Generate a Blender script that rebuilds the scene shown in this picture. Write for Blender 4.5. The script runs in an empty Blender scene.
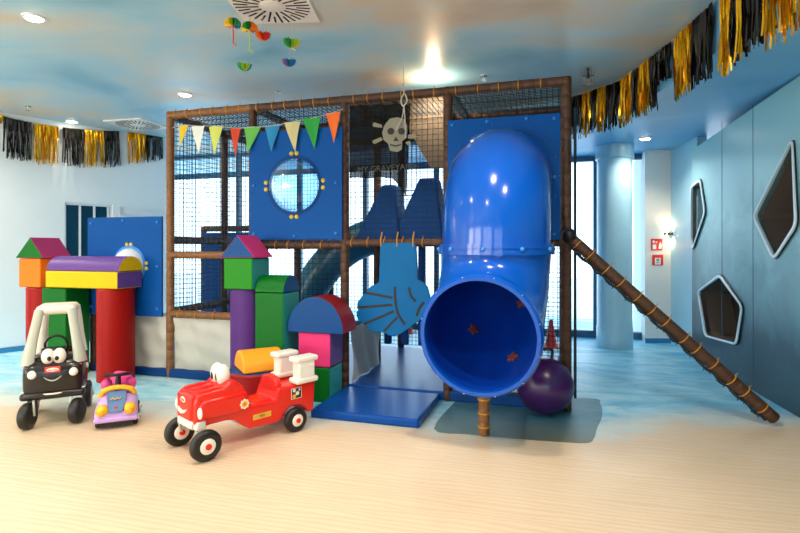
import bpy, bmesh, math, random
from mathutils import Vector, Matrix
from mathutils.bvhtree import BVHTree
random.seed(7)
PI = math.pi
S = bpy.context.scene
C = S.collection

# ------------------------------------------------------------------ camera
CZ, F, HY, YAW = 1.235, 520.0, 247.0, math.radians(16.5)
ca, sa = math.cos(YAW), math.sin(YAW)
cam = bpy.data.cameras.new('camera'); cam_o = bpy.data.objects.new('camera', cam); C.objects.link(cam_o)
cam.sensor_width = 36; cam.lens = 36 * F / 800; cam.shift_y = -(266.5 - HY) / 800
cam.clip_start = 0.05; cam.clip_end = 200
cam_o.location = (0, 0, CZ); cam_o.rotation_euler = (PI / 2, 0, YAW)
S.camera = cam_o
S.view_settings.view_transform = 'Standard'; S.view_settings.look = 'None'
S.view_settings.gamma = 1; S.view_settings.exposure = 0.5
S.view_settings.use_curve_mapping = False

def ray(u, v):
    a = (u - 400) / F
    return Vector((a * ca - sa, a * sa + ca, (HY - v) / F))
O = Vector((0, 0, CZ))
def PY(u, v, Y): r = ray(u, v); return O + r * (Y / r.y)
def PX(u, v, X): r = ray(u, v); return O + r * (X / r.x)
def PZ(u, v, z=0.0): r = ray(u, v); return O + r * ((z - CZ) / r.z)
def PD(u, v, d): return O + ray(u, v) * d
def PPL(u, v, p, n): r = ray(u, v); return O + r * ((Vector(p) - O).dot(n) / r.dot(n))

# ------------------------------------------------------------------ materials
def hexc(h):
    h = h.lstrip('#'); v = [int(h[i:i + 2], 16) / 255 for i in (0, 2, 4)]
    return tuple(((x + .055) / 1.055) ** 2.4 if x > .04045 else x / 12.92 for x in v) + (1,)

def nodes(m):
    m.use_nodes = True; nt = m.node_tree
    return nt, nt.nodes['Principled BSDF'] if 'Principled BSDF' in nt.nodes else None

def mat(name, col, rough=.5, metal=0, var=.06, vscale=6, bump=0, bscale=40, coat=0, spec=.5, trans=0):
    m = bpy.data.materials.new(name); nt, b = nodes(m)
    c = hexc(col) if isinstance(col, str) else tuple(col) + (1,)
    b.inputs['Roughness'].default_value = rough; b.inputs['Metallic'].default_value = metal
    b.inputs['Specular IOR Level'].default_value = spec; b.inputs['Coat Weight'].default_value = coat
    tc = nt.nodes.new('ShaderNodeTexCoord')
    if var:
        n = nt.nodes.new('ShaderNodeTexNoise'); n.inputs['Scale'].default_value = vscale
        n.inputs['Detail'].default_value = 3
        nt.links.new(tc.outputs['Object'], n.inputs['Vector'])
        r = nt.nodes.new('ShaderNodeMix'); r.data_type = 'RGBA'
        r.inputs['A'].default_value = tuple(x * (1 - var) for x in c[:3]) + (1,)
        r.inputs['B'].default_value = tuple(min(1, x * (1 + var)) for x in c[:3]) + (1,)
        nt.links.new(n.outputs['Fac'], r.inputs['Factor']); nt.links.new(r.outputs['Result'], b.inputs['Base Color'])
    else:
        b.inputs['Base Color'].default_value = c
    if bump:
        n2 = nt.nodes.new('ShaderNodeTexNoise'); n2.inputs['Scale'].default_value = bscale
        nt.links.new(tc.outputs['Object'], n2.inputs['Vector'])
        bp = nt.nodes.new('ShaderNodeBump'); bp.inputs['Strength'].default_value = bump; bp.inputs['Distance'].default_value = .01
        nt.links.new(n2.outputs['Fac'], bp.inputs['Height']); nt.links.new(bp.outputs['Normal'], b.inputs['Normal'])
    return m

def emis(name, col, st):
    m = bpy.data.materials.new(name); nt, b = nodes(m)
    b.inputs['Base Color'].default_value = hexc(col)
    b.inputs['Emission Color'].default_value = hexc(col); b.inputs['Emission Strength'].default_value = st
    return m

def glassy(name, tint='#ffffff', gl=.12, rough=.02):
    m = bpy.data.materials.new(name); m.use_nodes = True; nt = m.node_tree; nt.nodes.clear()
    o = nt.nodes.new('ShaderNodeOutputMaterial'); t = nt.nodes.new('ShaderNodeBsdfTransparent')
    g = nt.nodes.new('ShaderNodeBsdfGlossy'); x = nt.nodes.new('ShaderNodeMixShader'); lw = nt.nodes.new('ShaderNodeLayerWeight')
    lw.inputs['Blend'].default_value = gl
    t.inputs['Color'].default_value = hexc(tint); g.inputs['Roughness'].default_value = rough
    nt.links.new(lw.outputs['Facing'], x.inputs['Fac']); nt.links.new(t.outputs[0], x.inputs[1]); nt.links.new(g.outputs[0], x.inputs[2])
    nt.links.new(x.outputs[0], o.inputs['Surface'])
    return m

def sheer(name, col, op):
    m = bpy.data.materials.new(name); m.use_nodes = True; nt = m.node_tree
    b = nt.nodes['Principled BSDF']; b.inputs['Base Color'].default_value = hexc(col); b.inputs['Roughness'].default_value = .8
    o = nt.nodes['Material Output']; t = nt.nodes.new('ShaderNodeBsdfTransparent'); x = nt.nodes.new('ShaderNodeMixShader')
    tl = nt.nodes.new('ShaderNodeBsdfTranslucent'); tl.inputs['Color'].default_value = hexc(col)
    y = nt.nodes.new('ShaderNodeMixShader'); y.inputs[0].default_value = .5
    nt.links.new(b.outputs[0], y.inputs[1]); nt.links.new(tl.outputs[0], y.inputs[2])
    x.inputs[0].default_value = op
    nt.links.new(t.outputs[0], x.inputs[1]); nt.links.new(y.outputs[0], x.inputs[2]); nt.links.new(x.outputs[0], o.inputs['Surface'])
    return m

def nn(nt, t, **kw):
    n = nt.nodes.new(t)
    for k, v in kw.items():
        if k in n.inputs: n.inputs[k].default_value = v
        else: setattr(n, k, v)
    return n
def ramp(nt, stops, interp='LINEAR'):
    r = nt.nodes.new('ShaderNodeValToRGB'); e = r.color_ramp.elements; r.color_ramp.interpolation = interp
    while len(e) < len(stops): e.new(.5)
    for i, (p, c) in enumerate(stops): e[i].position = p; e[i].color = hexc(c) if isinstance(c, str) else (c, c, c, 1)
    return r
def mth(nt, op, a=None, b=None, c=None):
    n = nt.nodes.new('ShaderNodeMath'); n.operation = op
    for i, x in enumerate((a, b, c)):
        if x is None: continue
        if isinstance(x, (int, float)): n.inputs[i].default_value = x
        else: nt.links.new(x, n.inputs[i])
    return n.outputs[0]
def mixc(nt, f, a, b, bt='MIX'):
    n = nt.nodes.new('ShaderNodeMix'); n.data_type = 'RGBA'; n.blend_type = bt
    for s, x in (('Factor', f), ('A', a), ('B', b)):
        if isinstance(x, str): n.inputs[s].default_value = hexc(x)
        elif isinstance(x, (int, float)): n.inputs[s].default_value = x
        else: nt.links.new(x, n.inputs[s])
    return n.outputs['Result']

# shoreline (world X -> world Y of the printed shoreline)
SHORE = [(-7, 2.7), (-4.15, 3.02), (-2.8, 3.12), (-1.65, 3.25), (-.9, 3.38), (.04, 3.48), (.6, 3.8), (1.0, 4.0), (1.9, 4.25)]
def floor_material(dark=False):
    m = bpy.data.materials.new('printed_beach_floor' if not dark else 'darkened_beach_floor'); nt, b = nodes(m)
    g = nn(nt, 'ShaderNodeNewGeometry'); sx = nn(nt, 'ShaderNodeSeparateXYZ'); nt.links.new(g.outputs['Position'], sx.inputs[0])
    fc = nt.nodes.new('ShaderNodeFloatCurve'); cm = fc.mapping.curves[0]
    # X -8..2 -> 0..1 ; Y 0..6 -> 0..1
    pts = [((x + 8) / 10, y / 6) for x, y in SHORE]
    cm.points[0].location = (0, pts[0][1]); cm.points[1].location = (1, pts[-1][1])
    for p in pts: cm.points.new(*p)
    fc.mapping.update()
    nt.links.new(mth(nt, 'MULTIPLY_ADD', sx.outputs[0], .1, .8), fc.inputs['Value'])
    ys = mth(nt, 'MULTIPLY', fc.outputs[0], 6.0)
    n1 = nn(nt, 'ShaderNodeTexNoise', Scale=1.6, Detail=5, Roughness=.6); nt.links.new(g.outputs['Position'], n1.inputs['Vector'])
    off = mth(nt, 'MULTIPLY_ADD', n1.outputs['Fac'], .7, -.35)
    d = mth(nt, 'ADD', mth(nt, 'SUBTRACT', sx.outputs[1], ys), off)       # >0 water
    # sand with ripples
    mp = nn(nt, 'ShaderNodeMapping'); mp.inputs['Scale'].default_value = (.6, 4.2, 1); mp.inputs['Rotation'].default_value = (0, 0, -YAW * .8)
    nt.links.new(g.outputs['Position'], mp.inputs['Vector'])
    wv = nn(nt, 'ShaderNodeTexWave', Scale=2.1, Distortion=9.0, Detail=4); wv.inputs['Detail Scale'].default_value = 1.3
    wv.bands_direction = 'Y'; nt.links.new(mp.outputs[0], wv.inputs['Vector'])
    n2 = nn(nt, 'ShaderNodeTexNoise', Scale=55, Detail=3); nt.links.new(g.outputs['Position'], n2.inputs['Vector'])
    n3 = nn(nt, 'ShaderNodeTexNoise', Scale=.9, Detail=3); nt.links.new(g.outputs['Position'], n3.inputs['Vector'])
    sf = mth(nt, 'ADD', mth(nt, 'MULTIPLY', wv.outputs['Fac'], .2), mth(nt, 'ADD', mth(nt, 'MULTIPLY', n2.outputs['Fac'], .16), mth(nt, 'MULTIPLY', n3.outputs['Fac'], .64)))
    rs = ramp(nt, [(.2, '#cfb393'), (.5, '#dcc3a2'), (.8, '#e8d4b8')]); nt.links.new(sf, rs.inputs[0])
    # water
    mw = nn(nt, 'ShaderNodeMapping'); mw.inputs['Scale'].default_value = (.8, 1.9, 1); mw.inputs['Rotation'].default_value = (0, 0, -.25)
    nt.links.new(g.outputs['Position'], mw.inputs['Vector'])
    n4 = nn(nt, 'ShaderNodeTexNoise', Scale=2.4, Detail=9, Roughness=.68, Distortion=.7); nt.links.new(mw.outputs[0], n4.inputs['Vector'])
    rw = ramp(nt, [(.28, '#58b8d8'), (.42, '#86d0e6'), (.53, '#b2e4f0'), (.63, '#d9f2f8'), (.74, '#f0fafa')]); nt.links.new(n4.outputs['Fac'], rw.inputs[0])
    deep = ramp(nt, [(0.0, '#ffffff'), (1, '#7fcbe8')])
    nt.links.new(mth(nt, 'MULTIPLY_ADD', sx.outputs[0], .3, .45), deep.inputs[0])
    wc = mixc(nt, .8, rw.outputs[0], deep.outputs[0], 'MULTIPLY')
    mrf = nn(nt, 'ShaderNodeMapRange'); mrf.inputs['From Min'].default_value = -.12; mrf.inputs['From Max'].default_value = .55
    mrf.interpolation_type = 'SMOOTHSTEP'; nt.links.new(d, mrf.inputs['Value'])
    # foam transition: wet sand greyish
    c1 = mixc(nt, mrf.outputs[0], rs.outputs[0], wc)
    ab = mth(nt, 'ABSOLUTE', mth(nt, 'SUBTRACT', d, .16))
    fm = nn(nt, 'ShaderNodeMapRange'); fm.inputs['From Min'].default_value = .24; fm.inputs['From Max'].default_value = 0.0; nt.links.new(ab, fm.inputs['Value'])
    n5 = nn(nt, 'ShaderNodeTexNoise', Scale=9, Detail=5, Roughness=.7); nt.links.new(g.outputs['Position'], n5.inputs['Vector'])
    c2 = mixc(nt, mth(nt, 'MULTIPLY', fm.outputs[0], mth(nt, 'MULTIPLY', n5.outputs['Fac'], 1.4)), c1, '#cfdcd6')
    if dark: c2 = mixc(nt, 1.0, c2, '#7e959a', 'MULTIPLY')  # same floor pattern, multiplied darker
    nt.links.new(c2, b.inputs['Base Color'])
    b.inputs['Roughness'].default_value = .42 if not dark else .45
    b.inputs['Specular IOR Level'].default_value = .35
    return m

def sky_ceiling(name, soff=False):
    m = bpy.data.materials.new(name); nt, b = nodes(m)
    g = nn(nt, 'ShaderNodeNewGeometry')
    mp = nn(nt, 'ShaderNodeMapping'); mp.inputs['Scale'].default_value = (.55, .8, 1); mp.inputs['Location'].default_value = (.2, 1.7, 0)
    nt.links.new(g.outputs['Position'], mp.inputs['Vector'])
    n = nn(nt, 'ShaderNodeTexNoise', Scale=1.0, Detail=4, Roughness=.5, Distortion=.4); nt.links.new(mp.outputs[0], n.inputs['Vector'])
    if soff: r = ramp(nt, [(.3, '#4c9fd8'), (.55, '#70b6e2'), (.8, '#a2d2ee')])
    else: r = ramp(nt, [(.33, '#78b4d2'), (.45, '#a0cde0'), (.54, '#bfd0d2'), (.63, '#d2c4ae'), (.75, '#bfb09c')])
    nt.links.new(n.outputs['Fac'], r.inputs[0]); nt.links.new(r.outputs[0], b.inputs['Base Color'])
    b.inputs['Roughness'].default_value = .38; b.inputs['Specular IOR Level'].default_value = .4
    return m

def mural_with_shade(name):
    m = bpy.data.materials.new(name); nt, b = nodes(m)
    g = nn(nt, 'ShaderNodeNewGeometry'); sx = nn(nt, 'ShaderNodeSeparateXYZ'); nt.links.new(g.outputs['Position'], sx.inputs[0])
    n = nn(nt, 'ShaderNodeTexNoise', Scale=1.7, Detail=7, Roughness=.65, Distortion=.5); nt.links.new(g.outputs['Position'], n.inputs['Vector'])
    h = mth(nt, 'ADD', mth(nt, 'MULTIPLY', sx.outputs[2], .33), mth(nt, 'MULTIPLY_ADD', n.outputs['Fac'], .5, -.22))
    r = ramp(nt, [(0.0, '#071e29'), (.17, '#123a4a'), (.38, '#4b8c99'), (.6, '#92c8cf'), (1, '#98ced4')])  # blue wall print plus shade toward the floor, both put into the colour
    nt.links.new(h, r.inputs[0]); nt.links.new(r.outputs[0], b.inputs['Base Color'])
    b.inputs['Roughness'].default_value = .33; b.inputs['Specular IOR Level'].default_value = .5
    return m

M = {}
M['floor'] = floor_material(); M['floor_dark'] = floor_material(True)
M['ceil'] = sky_ceiling('painted_sky_ceiling'); M['soffit'] = sky_ceiling('painted_blue_soffit', True)
M['mural_with_shade'] = mural_with_shade('blue_mural_wall_shaded')
M['white_wall'] = mat('white_wall', '#e6f1f4', .6, var=.02)
M['dull_wall'] = mat('plain_wall', '#c9cdd0', .8, var=.02)
M['skirt'] = mat('blue_skirting', '#2a83b8', .5)
M['pillar'] = mat('pillar_paint', '#ece8df', .6, var=.02)
M['column'] = mat('column_paint', '#a6d6e8', .28, var=.08, vscale=2)
M['wframe'] = mat('window_frame_blue', '#2f5f7c', .4)
M['glass'] = glassy('window_glass', '#f4fbff', .08)
M['bubble'] = glassy('clear_bubble', '#8fbede', .55, .12)
M['dark_glass'] = mat('dark_door_glass', '#12455e', .12, var=.15, vscale=2)
M['white_metal'] = mat('white_metal', '#e3ebee', .35, var=.02)
M['ground'] = mat('pale_paving', '#cfd6da', .8, bump=.1)
M['blue'] = mat('blue_panel', '#03509c', .5, var=.04, spec=.12)
M['blue_deep'] = mat('blue_foam', '#043f7e', .6, var=.06, spec=.2)
M['blue_vinyl'] = mat('blue_vinyl', '#04489a', .3, spec=.18, var=.05, bump=.12, bscale=7)
M['tube'] = mat('blue_slide_plastic', '#0452b8', .16, var=.03, coat=.25, spec=.4)
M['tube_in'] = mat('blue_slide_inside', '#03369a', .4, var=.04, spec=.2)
M['teal_slide'] = mat('teal_slide', '#2f7590', .3, var=.15, vscale=3)
M['flap'] = mat('flap_blue', '#03649f', .5, var=.05, spec=.15)
M['black_line'] = mat('black_line', '#1c1d20', .6)
M['bamboo'] = mat('brown_foam', '#4e301c', .55, var=.38, vscale=14, bump=.5, bscale=25)
M['bamboo_lt'] = mat('tan_foam', '#86592f', .5, var=.35, vscale=14, bump=.5, bscale=25)
M['tie'] = mat('ochre_tie', '#c98a24', .5)
M['net'] = mat('dark_net', '#16303c', .8, var=0)
M['rope'] = mat('pale_rope', '#bdb9ae', .8)
M['vinyl_white'] = mat('cream_vinyl', '#cfcbbd', .55, var=.12, vscale=5, bump=.6, bscale=5)
M['yellow_bolt'] = mat('yellow_bolt', '#e0c230', .35)
M['bolt'] = mat('blue_bolt', '#2f86d6', .3)
M['white_plastic'] = mat('white_plastic', '#e9ecef', .3, var=.02)
M['beige_cloth'] = mat('beige_cloth', '#5e5242', .9)
M['hold'] = mat('brown_hold', '#7c3c30', .6, bump=.3)
M['red_cone'] = mat('red_plastic_cone', '#e03a2a', .4)
for k, c in dict(red='#a01008', green='#03661a', purple='#553078', yellow='#e6bc08', orange='#f07a1c', magenta='#a82c64',
                 pink='#e63a78', royal='#034684', teal='#2a9a96', amber='#f6a028', dkred='#8d1a1d', violet='#684690', lime='#1c840c').items():
    M['v_' + k] = mat('vinyl_' + k, c, .42, var=.05, spec=.18, bump=.08, bscale=9)
M['t_red'] = mat('truck_red', '#e81c06', .25, var=.02, coat=.2)
M['t_white'] = mat('truck_cream', '#f2ebdc', .35, var=.02)
M['t_black'] = mat('tyre_black', '#17140f', .45)
M['c_black'] = mat('car_black', '#1d1712', .22, var=.05)
M['c_grey'] = mat('car_grey', '#b9bbaa', .35)
M['c_cream'] = mat('car_cream', '#e6dfce', .35)
M['lilac'] = mat('lilac_plastic', '#c29cda', .3)
M['lilac2'] = mat('purple_plastic', '#8a62b8', .3)
M['hot_pink'] = mat('hot_pink_plastic', '#f04a98', .3)
M['t_yellow'] = mat('yellow_plastic', '#f2b81e', .3)
M['grille_blue'] = mat('slate_blue_plastic', '#4a6f9c', .35)
M['gold_txt'] = mat('gold_script', '#d8b04a', .4)
M['metal'] = mat('grey_metal', '#9a9c98', .3, metal=.8)
M['sign_red'] = mat('sign_red', '#e2352a', .5, var=0)
M['sign_white'] = mat('sign_white', '#f6f0ea', .5, var=0)
M['ball'] = mat('purple_rubber', '#3b1456', .3, var=.08, coat=.1)
M['black_rubber'] = mat('black_rubber', '#141418', .5)
M['niche'] = mat('bronze_metal', '#6e635a', .35, metal=.15, var=.2, vscale=2)
M['niche_lt'] = mat('pale_bronze', '#9c8577', .4, metal=.3)
M['niche_dk'] = mat('dark_bronze', '#4e4640', .25)
M['frame_white'] = mat('pale_blue_frame', '#cfe6ee', .3, var=.03)
M['black_edge'] = mat('black_edge', '#10151a', .4)
M['gold_foil'] = mat('gold_foil', '#d9a21a', .22, metal=.85, var=.25, vscale=30)
M['black_foil'] = mat('black_foil', '#15120f', .25, metal=.3, var=.3, vscale=30, spec=.7)
M['diffuser'] = mat('diffuser_white', '#e9e4dc', .5, var=.02)
M['slot'] = mat('slot_black', '#0c0c0e', .7, var=0)
M['lamp_on'] = emis('lamp_on', '#fff0d8', 25)
M['chrome'] = mat('chrome', '#c8ccd0', .15, metal=1, var=0)
M['flagcloth'] = sheer('black_flag_cloth', '#040506', .93)
M['flag_print'] = mat('flag_print', '#8d8a76', .8)
M['flag_dim'] = mat('flag_letters', '#4c504a', .8)
for k, c in dict(gold='#e9c22a', cream='#eeeee0', lemon='#d7dc62', red='#d8401c', lgreen='#63b44a', blue='#1e86b8', sand='#cfc48a', green='#1f9a3a', orange='#ee6c1c').items():
    M['p_' + k] = mat('pennant_' + k, c, .7)
for k, c in dict(y='#f3cc22', o='#ef7a1c', r='#e03a22', g='#2f9a4a', b='#1f7fb8', l='#a9cf3a', v='#8a5a9a').items():
    M['o_' + k] = mat('paper_' + k, c, .7)

# ------------------------------------------------------------------ mesh builder
class MB:
    def __init__(s): s.bm = bmesh.new()
    def _mi(s, fs, mi):
        for f in fs: f.material_index = mi
    def box(s, c, size, rot=None, mi=0):
        r = bmesh.ops.create_cube(s.bm, size=1); vs = r['verts']
        mt = Matrix.Translation(Vector(c)) @ (rot.to_4x4() if rot else Matrix.Identity(4)) @ Matrix.Diagonal((*size, 1))
        bmesh.ops.transform(s.bm, matrix=mt, verts=vs)
        fs = {f for v in vs for f in v.link_faces}; s._mi(fs, mi); return fs
    def bx(s, x0, x1, y0, y1, z0, z1, mi=0):
        return s.box(((x0 + x1) / 2, (y0 + y1) / 2, (z0 + z1) / 2), (abs(x1 - x0), abs(y1 - y0), abs(z1 - z0)), None, mi)
    def frame(s, d):
        d = Vector(d).normalized(); up = Vector((0, 0, 1)) if abs(d.z) < .95 else Vector((1, 0, 0))
        a = d.cross(up).normalized(); b = a.cross(d).normalized(); return a, b
    def lathe(s, p0, p1, prof, n=16, mi=0, caps=True):
        """prof: list (t metres along axis, radius)"""
        p0, p1 = Vector(p0), Vector(p1); d = (p1 - p0).normalized(); a, b = s.frame(d); rings = []
        for t, r in prof:
            c = p0 + d * t
            rings.append([s.bm.verts.new(c + (a * math.cos(2 * PI * k / n) + b * math.sin(2 * PI * k / n)) * r) for k in range(n)])
        fs = []
        for i in range(len(rings) - 1):
            for k in range(n):
                fs.append(s.bm.faces.new((rings[i][k], rings[i][(k + 1) % n], rings[i + 1][(k + 1) % n], rings[i + 1][k])))
        if caps:
            fs.append(s.bm.faces.new(rings[0][::-1])); fs.append(s.bm.faces.new(rings[-1]))
        s._mi(fs, mi); return fs
    def cyl(s, p0, p1, r, r2=None, n=16, mi=0):
        L = (Vector(p1) - Vector(p0)).length
        return s.lathe(p0, p1, [(0, r), (L, r if r2 is None else r2)], n, mi)
    def tube(s, pts, rad, n=8, mi=0, caps=True, flat=None):
        pts = [Vector(p) for p in pts]; rings = []; N = len(pts)
        t0 = (pts[1] - pts[0]).normalized(); a, b = s.frame(t0)
        for i, p in enumerate(pts):
            t = (pts[min(i + 1, N - 1)] - pts[max(i - 1, 0)]).normalized()
            q = t0.rotation_difference(t); a = q @ a; b = q @ b; t0 = t
            r = rad[i] if isinstance(rad, (list, tuple)) else rad
            rings.append([s.bm.verts.new(p + (a * math.cos(2 * PI * k / n) + b * math.sin(2 * PI * k / n) * (flat or 1)) * r) for k in range(n)])
        fs = []
        for i in range(N - 1):
            for k in range(n):
                fs.append(s.bm.faces.new((rings[i][k], rings[i][(k + 1) % n], rings[i + 1][(k + 1) % n], rings[i + 1][k])))
        if caps: fs.append(s.bm.faces.new(rings[0][::-1])); fs.append(s.bm.faces.new(rings[-1]))
        s._mi(fs, mi); return rings
    def ball(s, c, r, n=16, mi=0, rot=None):
        if isinstance(r, (int, float)): r = (r, r, r)
        q = bmesh.ops.create_uvsphere(s.bm, u_segments=n, v_segments=max(6, n // 2 + 2), radius=1)
        mt = Matrix.Translation(Vector(c)) @ (rot.to_4x4() if rot else Matrix.Identity(4)) @ Matrix.Diagonal((*r, 1))
        bmesh.ops.transform(s.bm, matrix=mt, verts=q['verts'])
        fs = {f for v in q['verts'] for f in v.link_faces}; s._mi(fs, mi)
    def prism(s, pts, off, mi=0, mi_side=None, mi_back=None):
        """pts: 3D polygon; off: extrusion vector"""
        off = Vector(off); A = [s.bm.verts.new(Vector(p)) for p in pts]; B = [s.bm.verts.new(Vector(p) + off) for p in pts]
        f0 = s.bm.faces.new(A); f1 = s.bm.faces.new(B[::-1]); f0.material_index = mi; f1.material_index = mi if mi_back is None else mi_back
        n = len(pts)
        for i in range(n):
            f = s.bm.faces.new((A[i], B[i], B[(i + 1) % n], A[(i + 1) % n])); f.material_index = mi if mi_side is None else mi_side
    def slab(s, outer, holes, off, mi=0):
        """flat plate with holes; outer/holes 3D loops in one plane"""
        off = Vector(off); loops = [outer] + list(holes); edges = []; rings = []
        for lp in loops:
            vs = [s.bm.verts.new(Vector(p)) for p in lp]; rings.append(vs)
            edges += [s.bm.edges.new((vs[i], vs[(i + 1) % len(vs)])) for i in range(len(vs))]
        r = bmesh.ops.triangle_fill(s.bm, use_beauty=True, use_dissolve=False, edges=edges)
        fs = [f for f in r['geom'] if isinstance(f, bmesh.types.BMFace)]
        mp = {v: s.bm.verts.new(v.co + off) for ring in rings for v in ring}
        for f in fs: f.material_index = mi; s.bm.faces.new([mp[v] for v in reversed(f.verts)]).material_index = mi
        for ring in rings:
            for i in range(len(ring)):
                a, b = ring[i], ring[(i + 1) % len(ring)]
                s.bm.faces.new((a, b, mp[b], mp[a])).material_index = mi
    def quad(s, a, b, c, d, mi=0):
        s.bm.faces.new([s.bm.verts.new(Vector(p)) for p in (a, b, c, d)]).material_index = mi
    def build(s, name, mats, parent=None, world=False, bevel=0, seg=2, ang=35, subd=0, recalc=True):
        if world and parent is not None:
            inv = WM[parent.name].inverted(); bmesh.ops.transform(s.bm, matrix=inv, verts=s.bm.verts)
        if recalc: bmesh.ops.recalc_face_normals(s.bm, faces=s.bm.faces)
        me = bpy.data.meshes.new(name); s.bm.to_mesh(me); s.bm.free()
        for m in (mats if isinstance(mats, (list, tuple)) else [mats]): me.materials.append(M[m] if isinstance(m, str) else m)
        for p in me.polygons: p.use_smooth = True
        me.set_sharp_from_angle(angle=math.radians(ang))
        o = bpy.data.objects.new(name, me); C.objects.link(o)
        if parent is not None: o.parent = parent; WM[o.name] = WM[parent.name].copy()
        else: WM[o.name] = Matrix.Identity(4)
        if bevel:
            bv = o.modifiers.new('bevel', 'BEVEL'); bv.width = bevel; bv.segments = seg; bv.limit_method = 'ANGLE'; bv.angle_limit = math.radians(35)
            bv.harden_normals = False
        if subd:
            sd = o.modifiers.new('subd', 'SUBSURF'); sd.levels = subd; sd.render_levels = subd
        return o
WM = {}
def tag(o, label=None, cat=None, group=None, kind=None):
    if label: o['label'] = label
    if cat: o['category'] = cat
    if group: o['group'] = group
    if kind: o['kind'] = kind
    return o
def thing(name, loc, rz, label, cat, group=None):
    o = bpy.data.objects.new(name, None); C.objects.link(o); o.location = loc; o.rotation_euler = (0, 0, rz); o.empty_display_size = .1
    WM[o.name] = Matrix.Translation(Vector(loc)) @ Matrix.Rotation(rz, 4, 'Z')
    return tag(o, label, cat, group)
def one(mb, name, mats, label, cat, group=None, origin=None, **kw):
    """a thing that is a single mesh given in world coordinates"""
    o = mb.build(name, mats, None, **kw)
    if origin is not None:
        o.data.transform(Matrix.Translation(-Vector(origin))); o.location = origin; WM[o.name] = Matrix.Translation(Vector(origin))
    return tag(o, label, cat, group)
def struct(mb, name, mats, **kw): return tag(mb.build(name, mats, None, **kw), kind='structure')
def text_mesh(name, body, size, mtx, m, parent, ext=.001):
    cu = bpy.data.curves.new(name, 'FONT'); cu.body = body; cu.size = size; cu.extrude = ext; cu.align_x = 'CENTER'; cu.align_y = 'CENTER'
    to = bpy.data.objects.new('tmp_text', cu); C.objects.link(to)
    dg = bpy.context.evaluated_depsgraph_get(); me = bpy.data.meshes.new_from_object(to.evaluated_get(dg))
    bpy.data.objects.remove(to); me.materials.clear(); me.materials.append(M[m]); me.transform(mtx); me.name = name
    o = bpy.data.objects.new(name, me); C.objects.link(o); o.parent = parent; return o
def basis(xa, za, loc):
    """matrix with local x=xa, local z=za (facing), y = z x x"""
    x = Vector(xa).normalized(); z = Vector(za).normalized(); y = z.cross(x).normalized(); x = y.cross(z)
    m = Matrix((x, y, z)).transposed().to_4x4(); m.translation = Vector(loc); return m

# ------------------------------------------------------------------ setting
H, HS = 2.80, 2.48
BW = 7.6      # back window wall
f = MB(); f.box((-3, 3, -.05), (16, 13, .1)); struct(f, 'floor', 'floor')
f = MB(); f.box((-3, 16, -.12), (30, 13, .1)); struct(f, 'pavement_outside', 'ground')
f = MB(); f.box((-3, 3, H + .05), (16, 13, .1)); struct(f, 'ceiling', 'ceil')
# soffit with curved edge following the garland
edge_px = [(576, 95), (598, 87.5), (621, 79.5), (650, 59), (672, 42), (693, 23), (714, 4)]
edge = [PZ(u, v, H) for u, v in edge_px]
edge = [Vector((-.35, 5.85, H)), Vector((-1.2, 6.0, H)), Vector((-2.4, 6.3, H)), Vector((-3.2, 6.8, H)), Vector((-3.5, 7.6, H))][::-1] + edge
last = edge[-1]; edge += [Vector((1.03, 3.3, H)), Vector((1.06, 2.6, H)), Vector((1.05, 1.6, H)), Vector((1.0, 0, H)), Vector((1.0, -3.4, H))]
def catmull(P, n=6):
    out = []
    for i in range(len(P) - 1):
        p0, p1, p2, p3 = P[max(i - 1, 0)], P[i], P[i + 1], P[min(i + 2, len(P) - 1)]
        for k in range(n):
            t = k / n
            out.append(.5 * ((2 * p1) + (p2 - p0) * t + (2 * p0 - 5 * p1 + 4 * p2 - p3) * t * t + (3 * p1 - p0 - 3 * p2 + p3) * t ** 3))
    out.append(P[-1].copy()); return out
edge_s = catmull(edge)
poly = [Vector((p.x, p.y, HS)) for p in edge_s] + [Vector((3.4, -3.4, HS)), Vector((3.4, 7.6, HS))]
f = MB(); f.prism(poly, (0, 0, H - HS)); struct(f, 'ceiling_soffit', 'soffit')

# right wall (angled slab with polygonal niches)
FAR = PD(692, 300, 5.93); NEAR = PD(800, 300, 3.756); FAR.z = NEAR.z = 0
wd = (NEAR - FAR).normalized(); wn = Vector((-wd.y, wd.x, 0))      # wd toward camera side
if wn.dot(-FAR) < 0: wn = -wn                                       # wn faces the room
def WP(u, v): return PPL(u, v, FAR, wn)
def rounded(pts, r, n=5):
    out = []; N = len(pts)
    for i in range(N):
        p, a, b = pts[i], pts[i - 1], pts[(i + 1) % N]
        da = (a - p).normalized(); db = (b - p).normalized(); A = p + da * r; B = p + db * r
        for k in range(n + 1):
            t = k / n; out.append((1 - t) ** 2 * A + 2 * t * (1 - t) * p + t * t * B)
    return out
def grow(pts, g):
    c = sum(pts, Vector()) / len(pts); return [p + (p - c).normalized() * g for p in pts]
nichesA = [[(701.5, 181), (705.5, 212), (693.3, 247), (691.8, 236), (692.2, 190)],
           [(794, 141), (797, 224), (776, 257), (756.5, 216)],
           [(721, 277), (743, 307), (737, 343), (707, 335), (700, 292)]]
nich = []
for px in nichesA:
    P = [WP(u, v) for u, v in px]
    nich.append(P)
nich[0] = [WP(701.5, 181), WP(705.8, 212), WP(694, 248), WP(692.6, 240), WP(692.9, 188)]
ZF, ZN = 2.34, 2.475
ext = NEAR + wd * 8.2
zext = HS
outer = [FAR.copy(), ext.copy(), ext + Vector((0, 0, zext)), NEAR + Vector((0, 0, ZN)), FAR + Vector((0, 0, ZF))]
holes = [rounded(P, .05) for P in nich]
f = MB(); f.slab(outer, holes, -wn * .04); struct(f, 'wall_right', 'mural_with_shade', ang=60)
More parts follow.
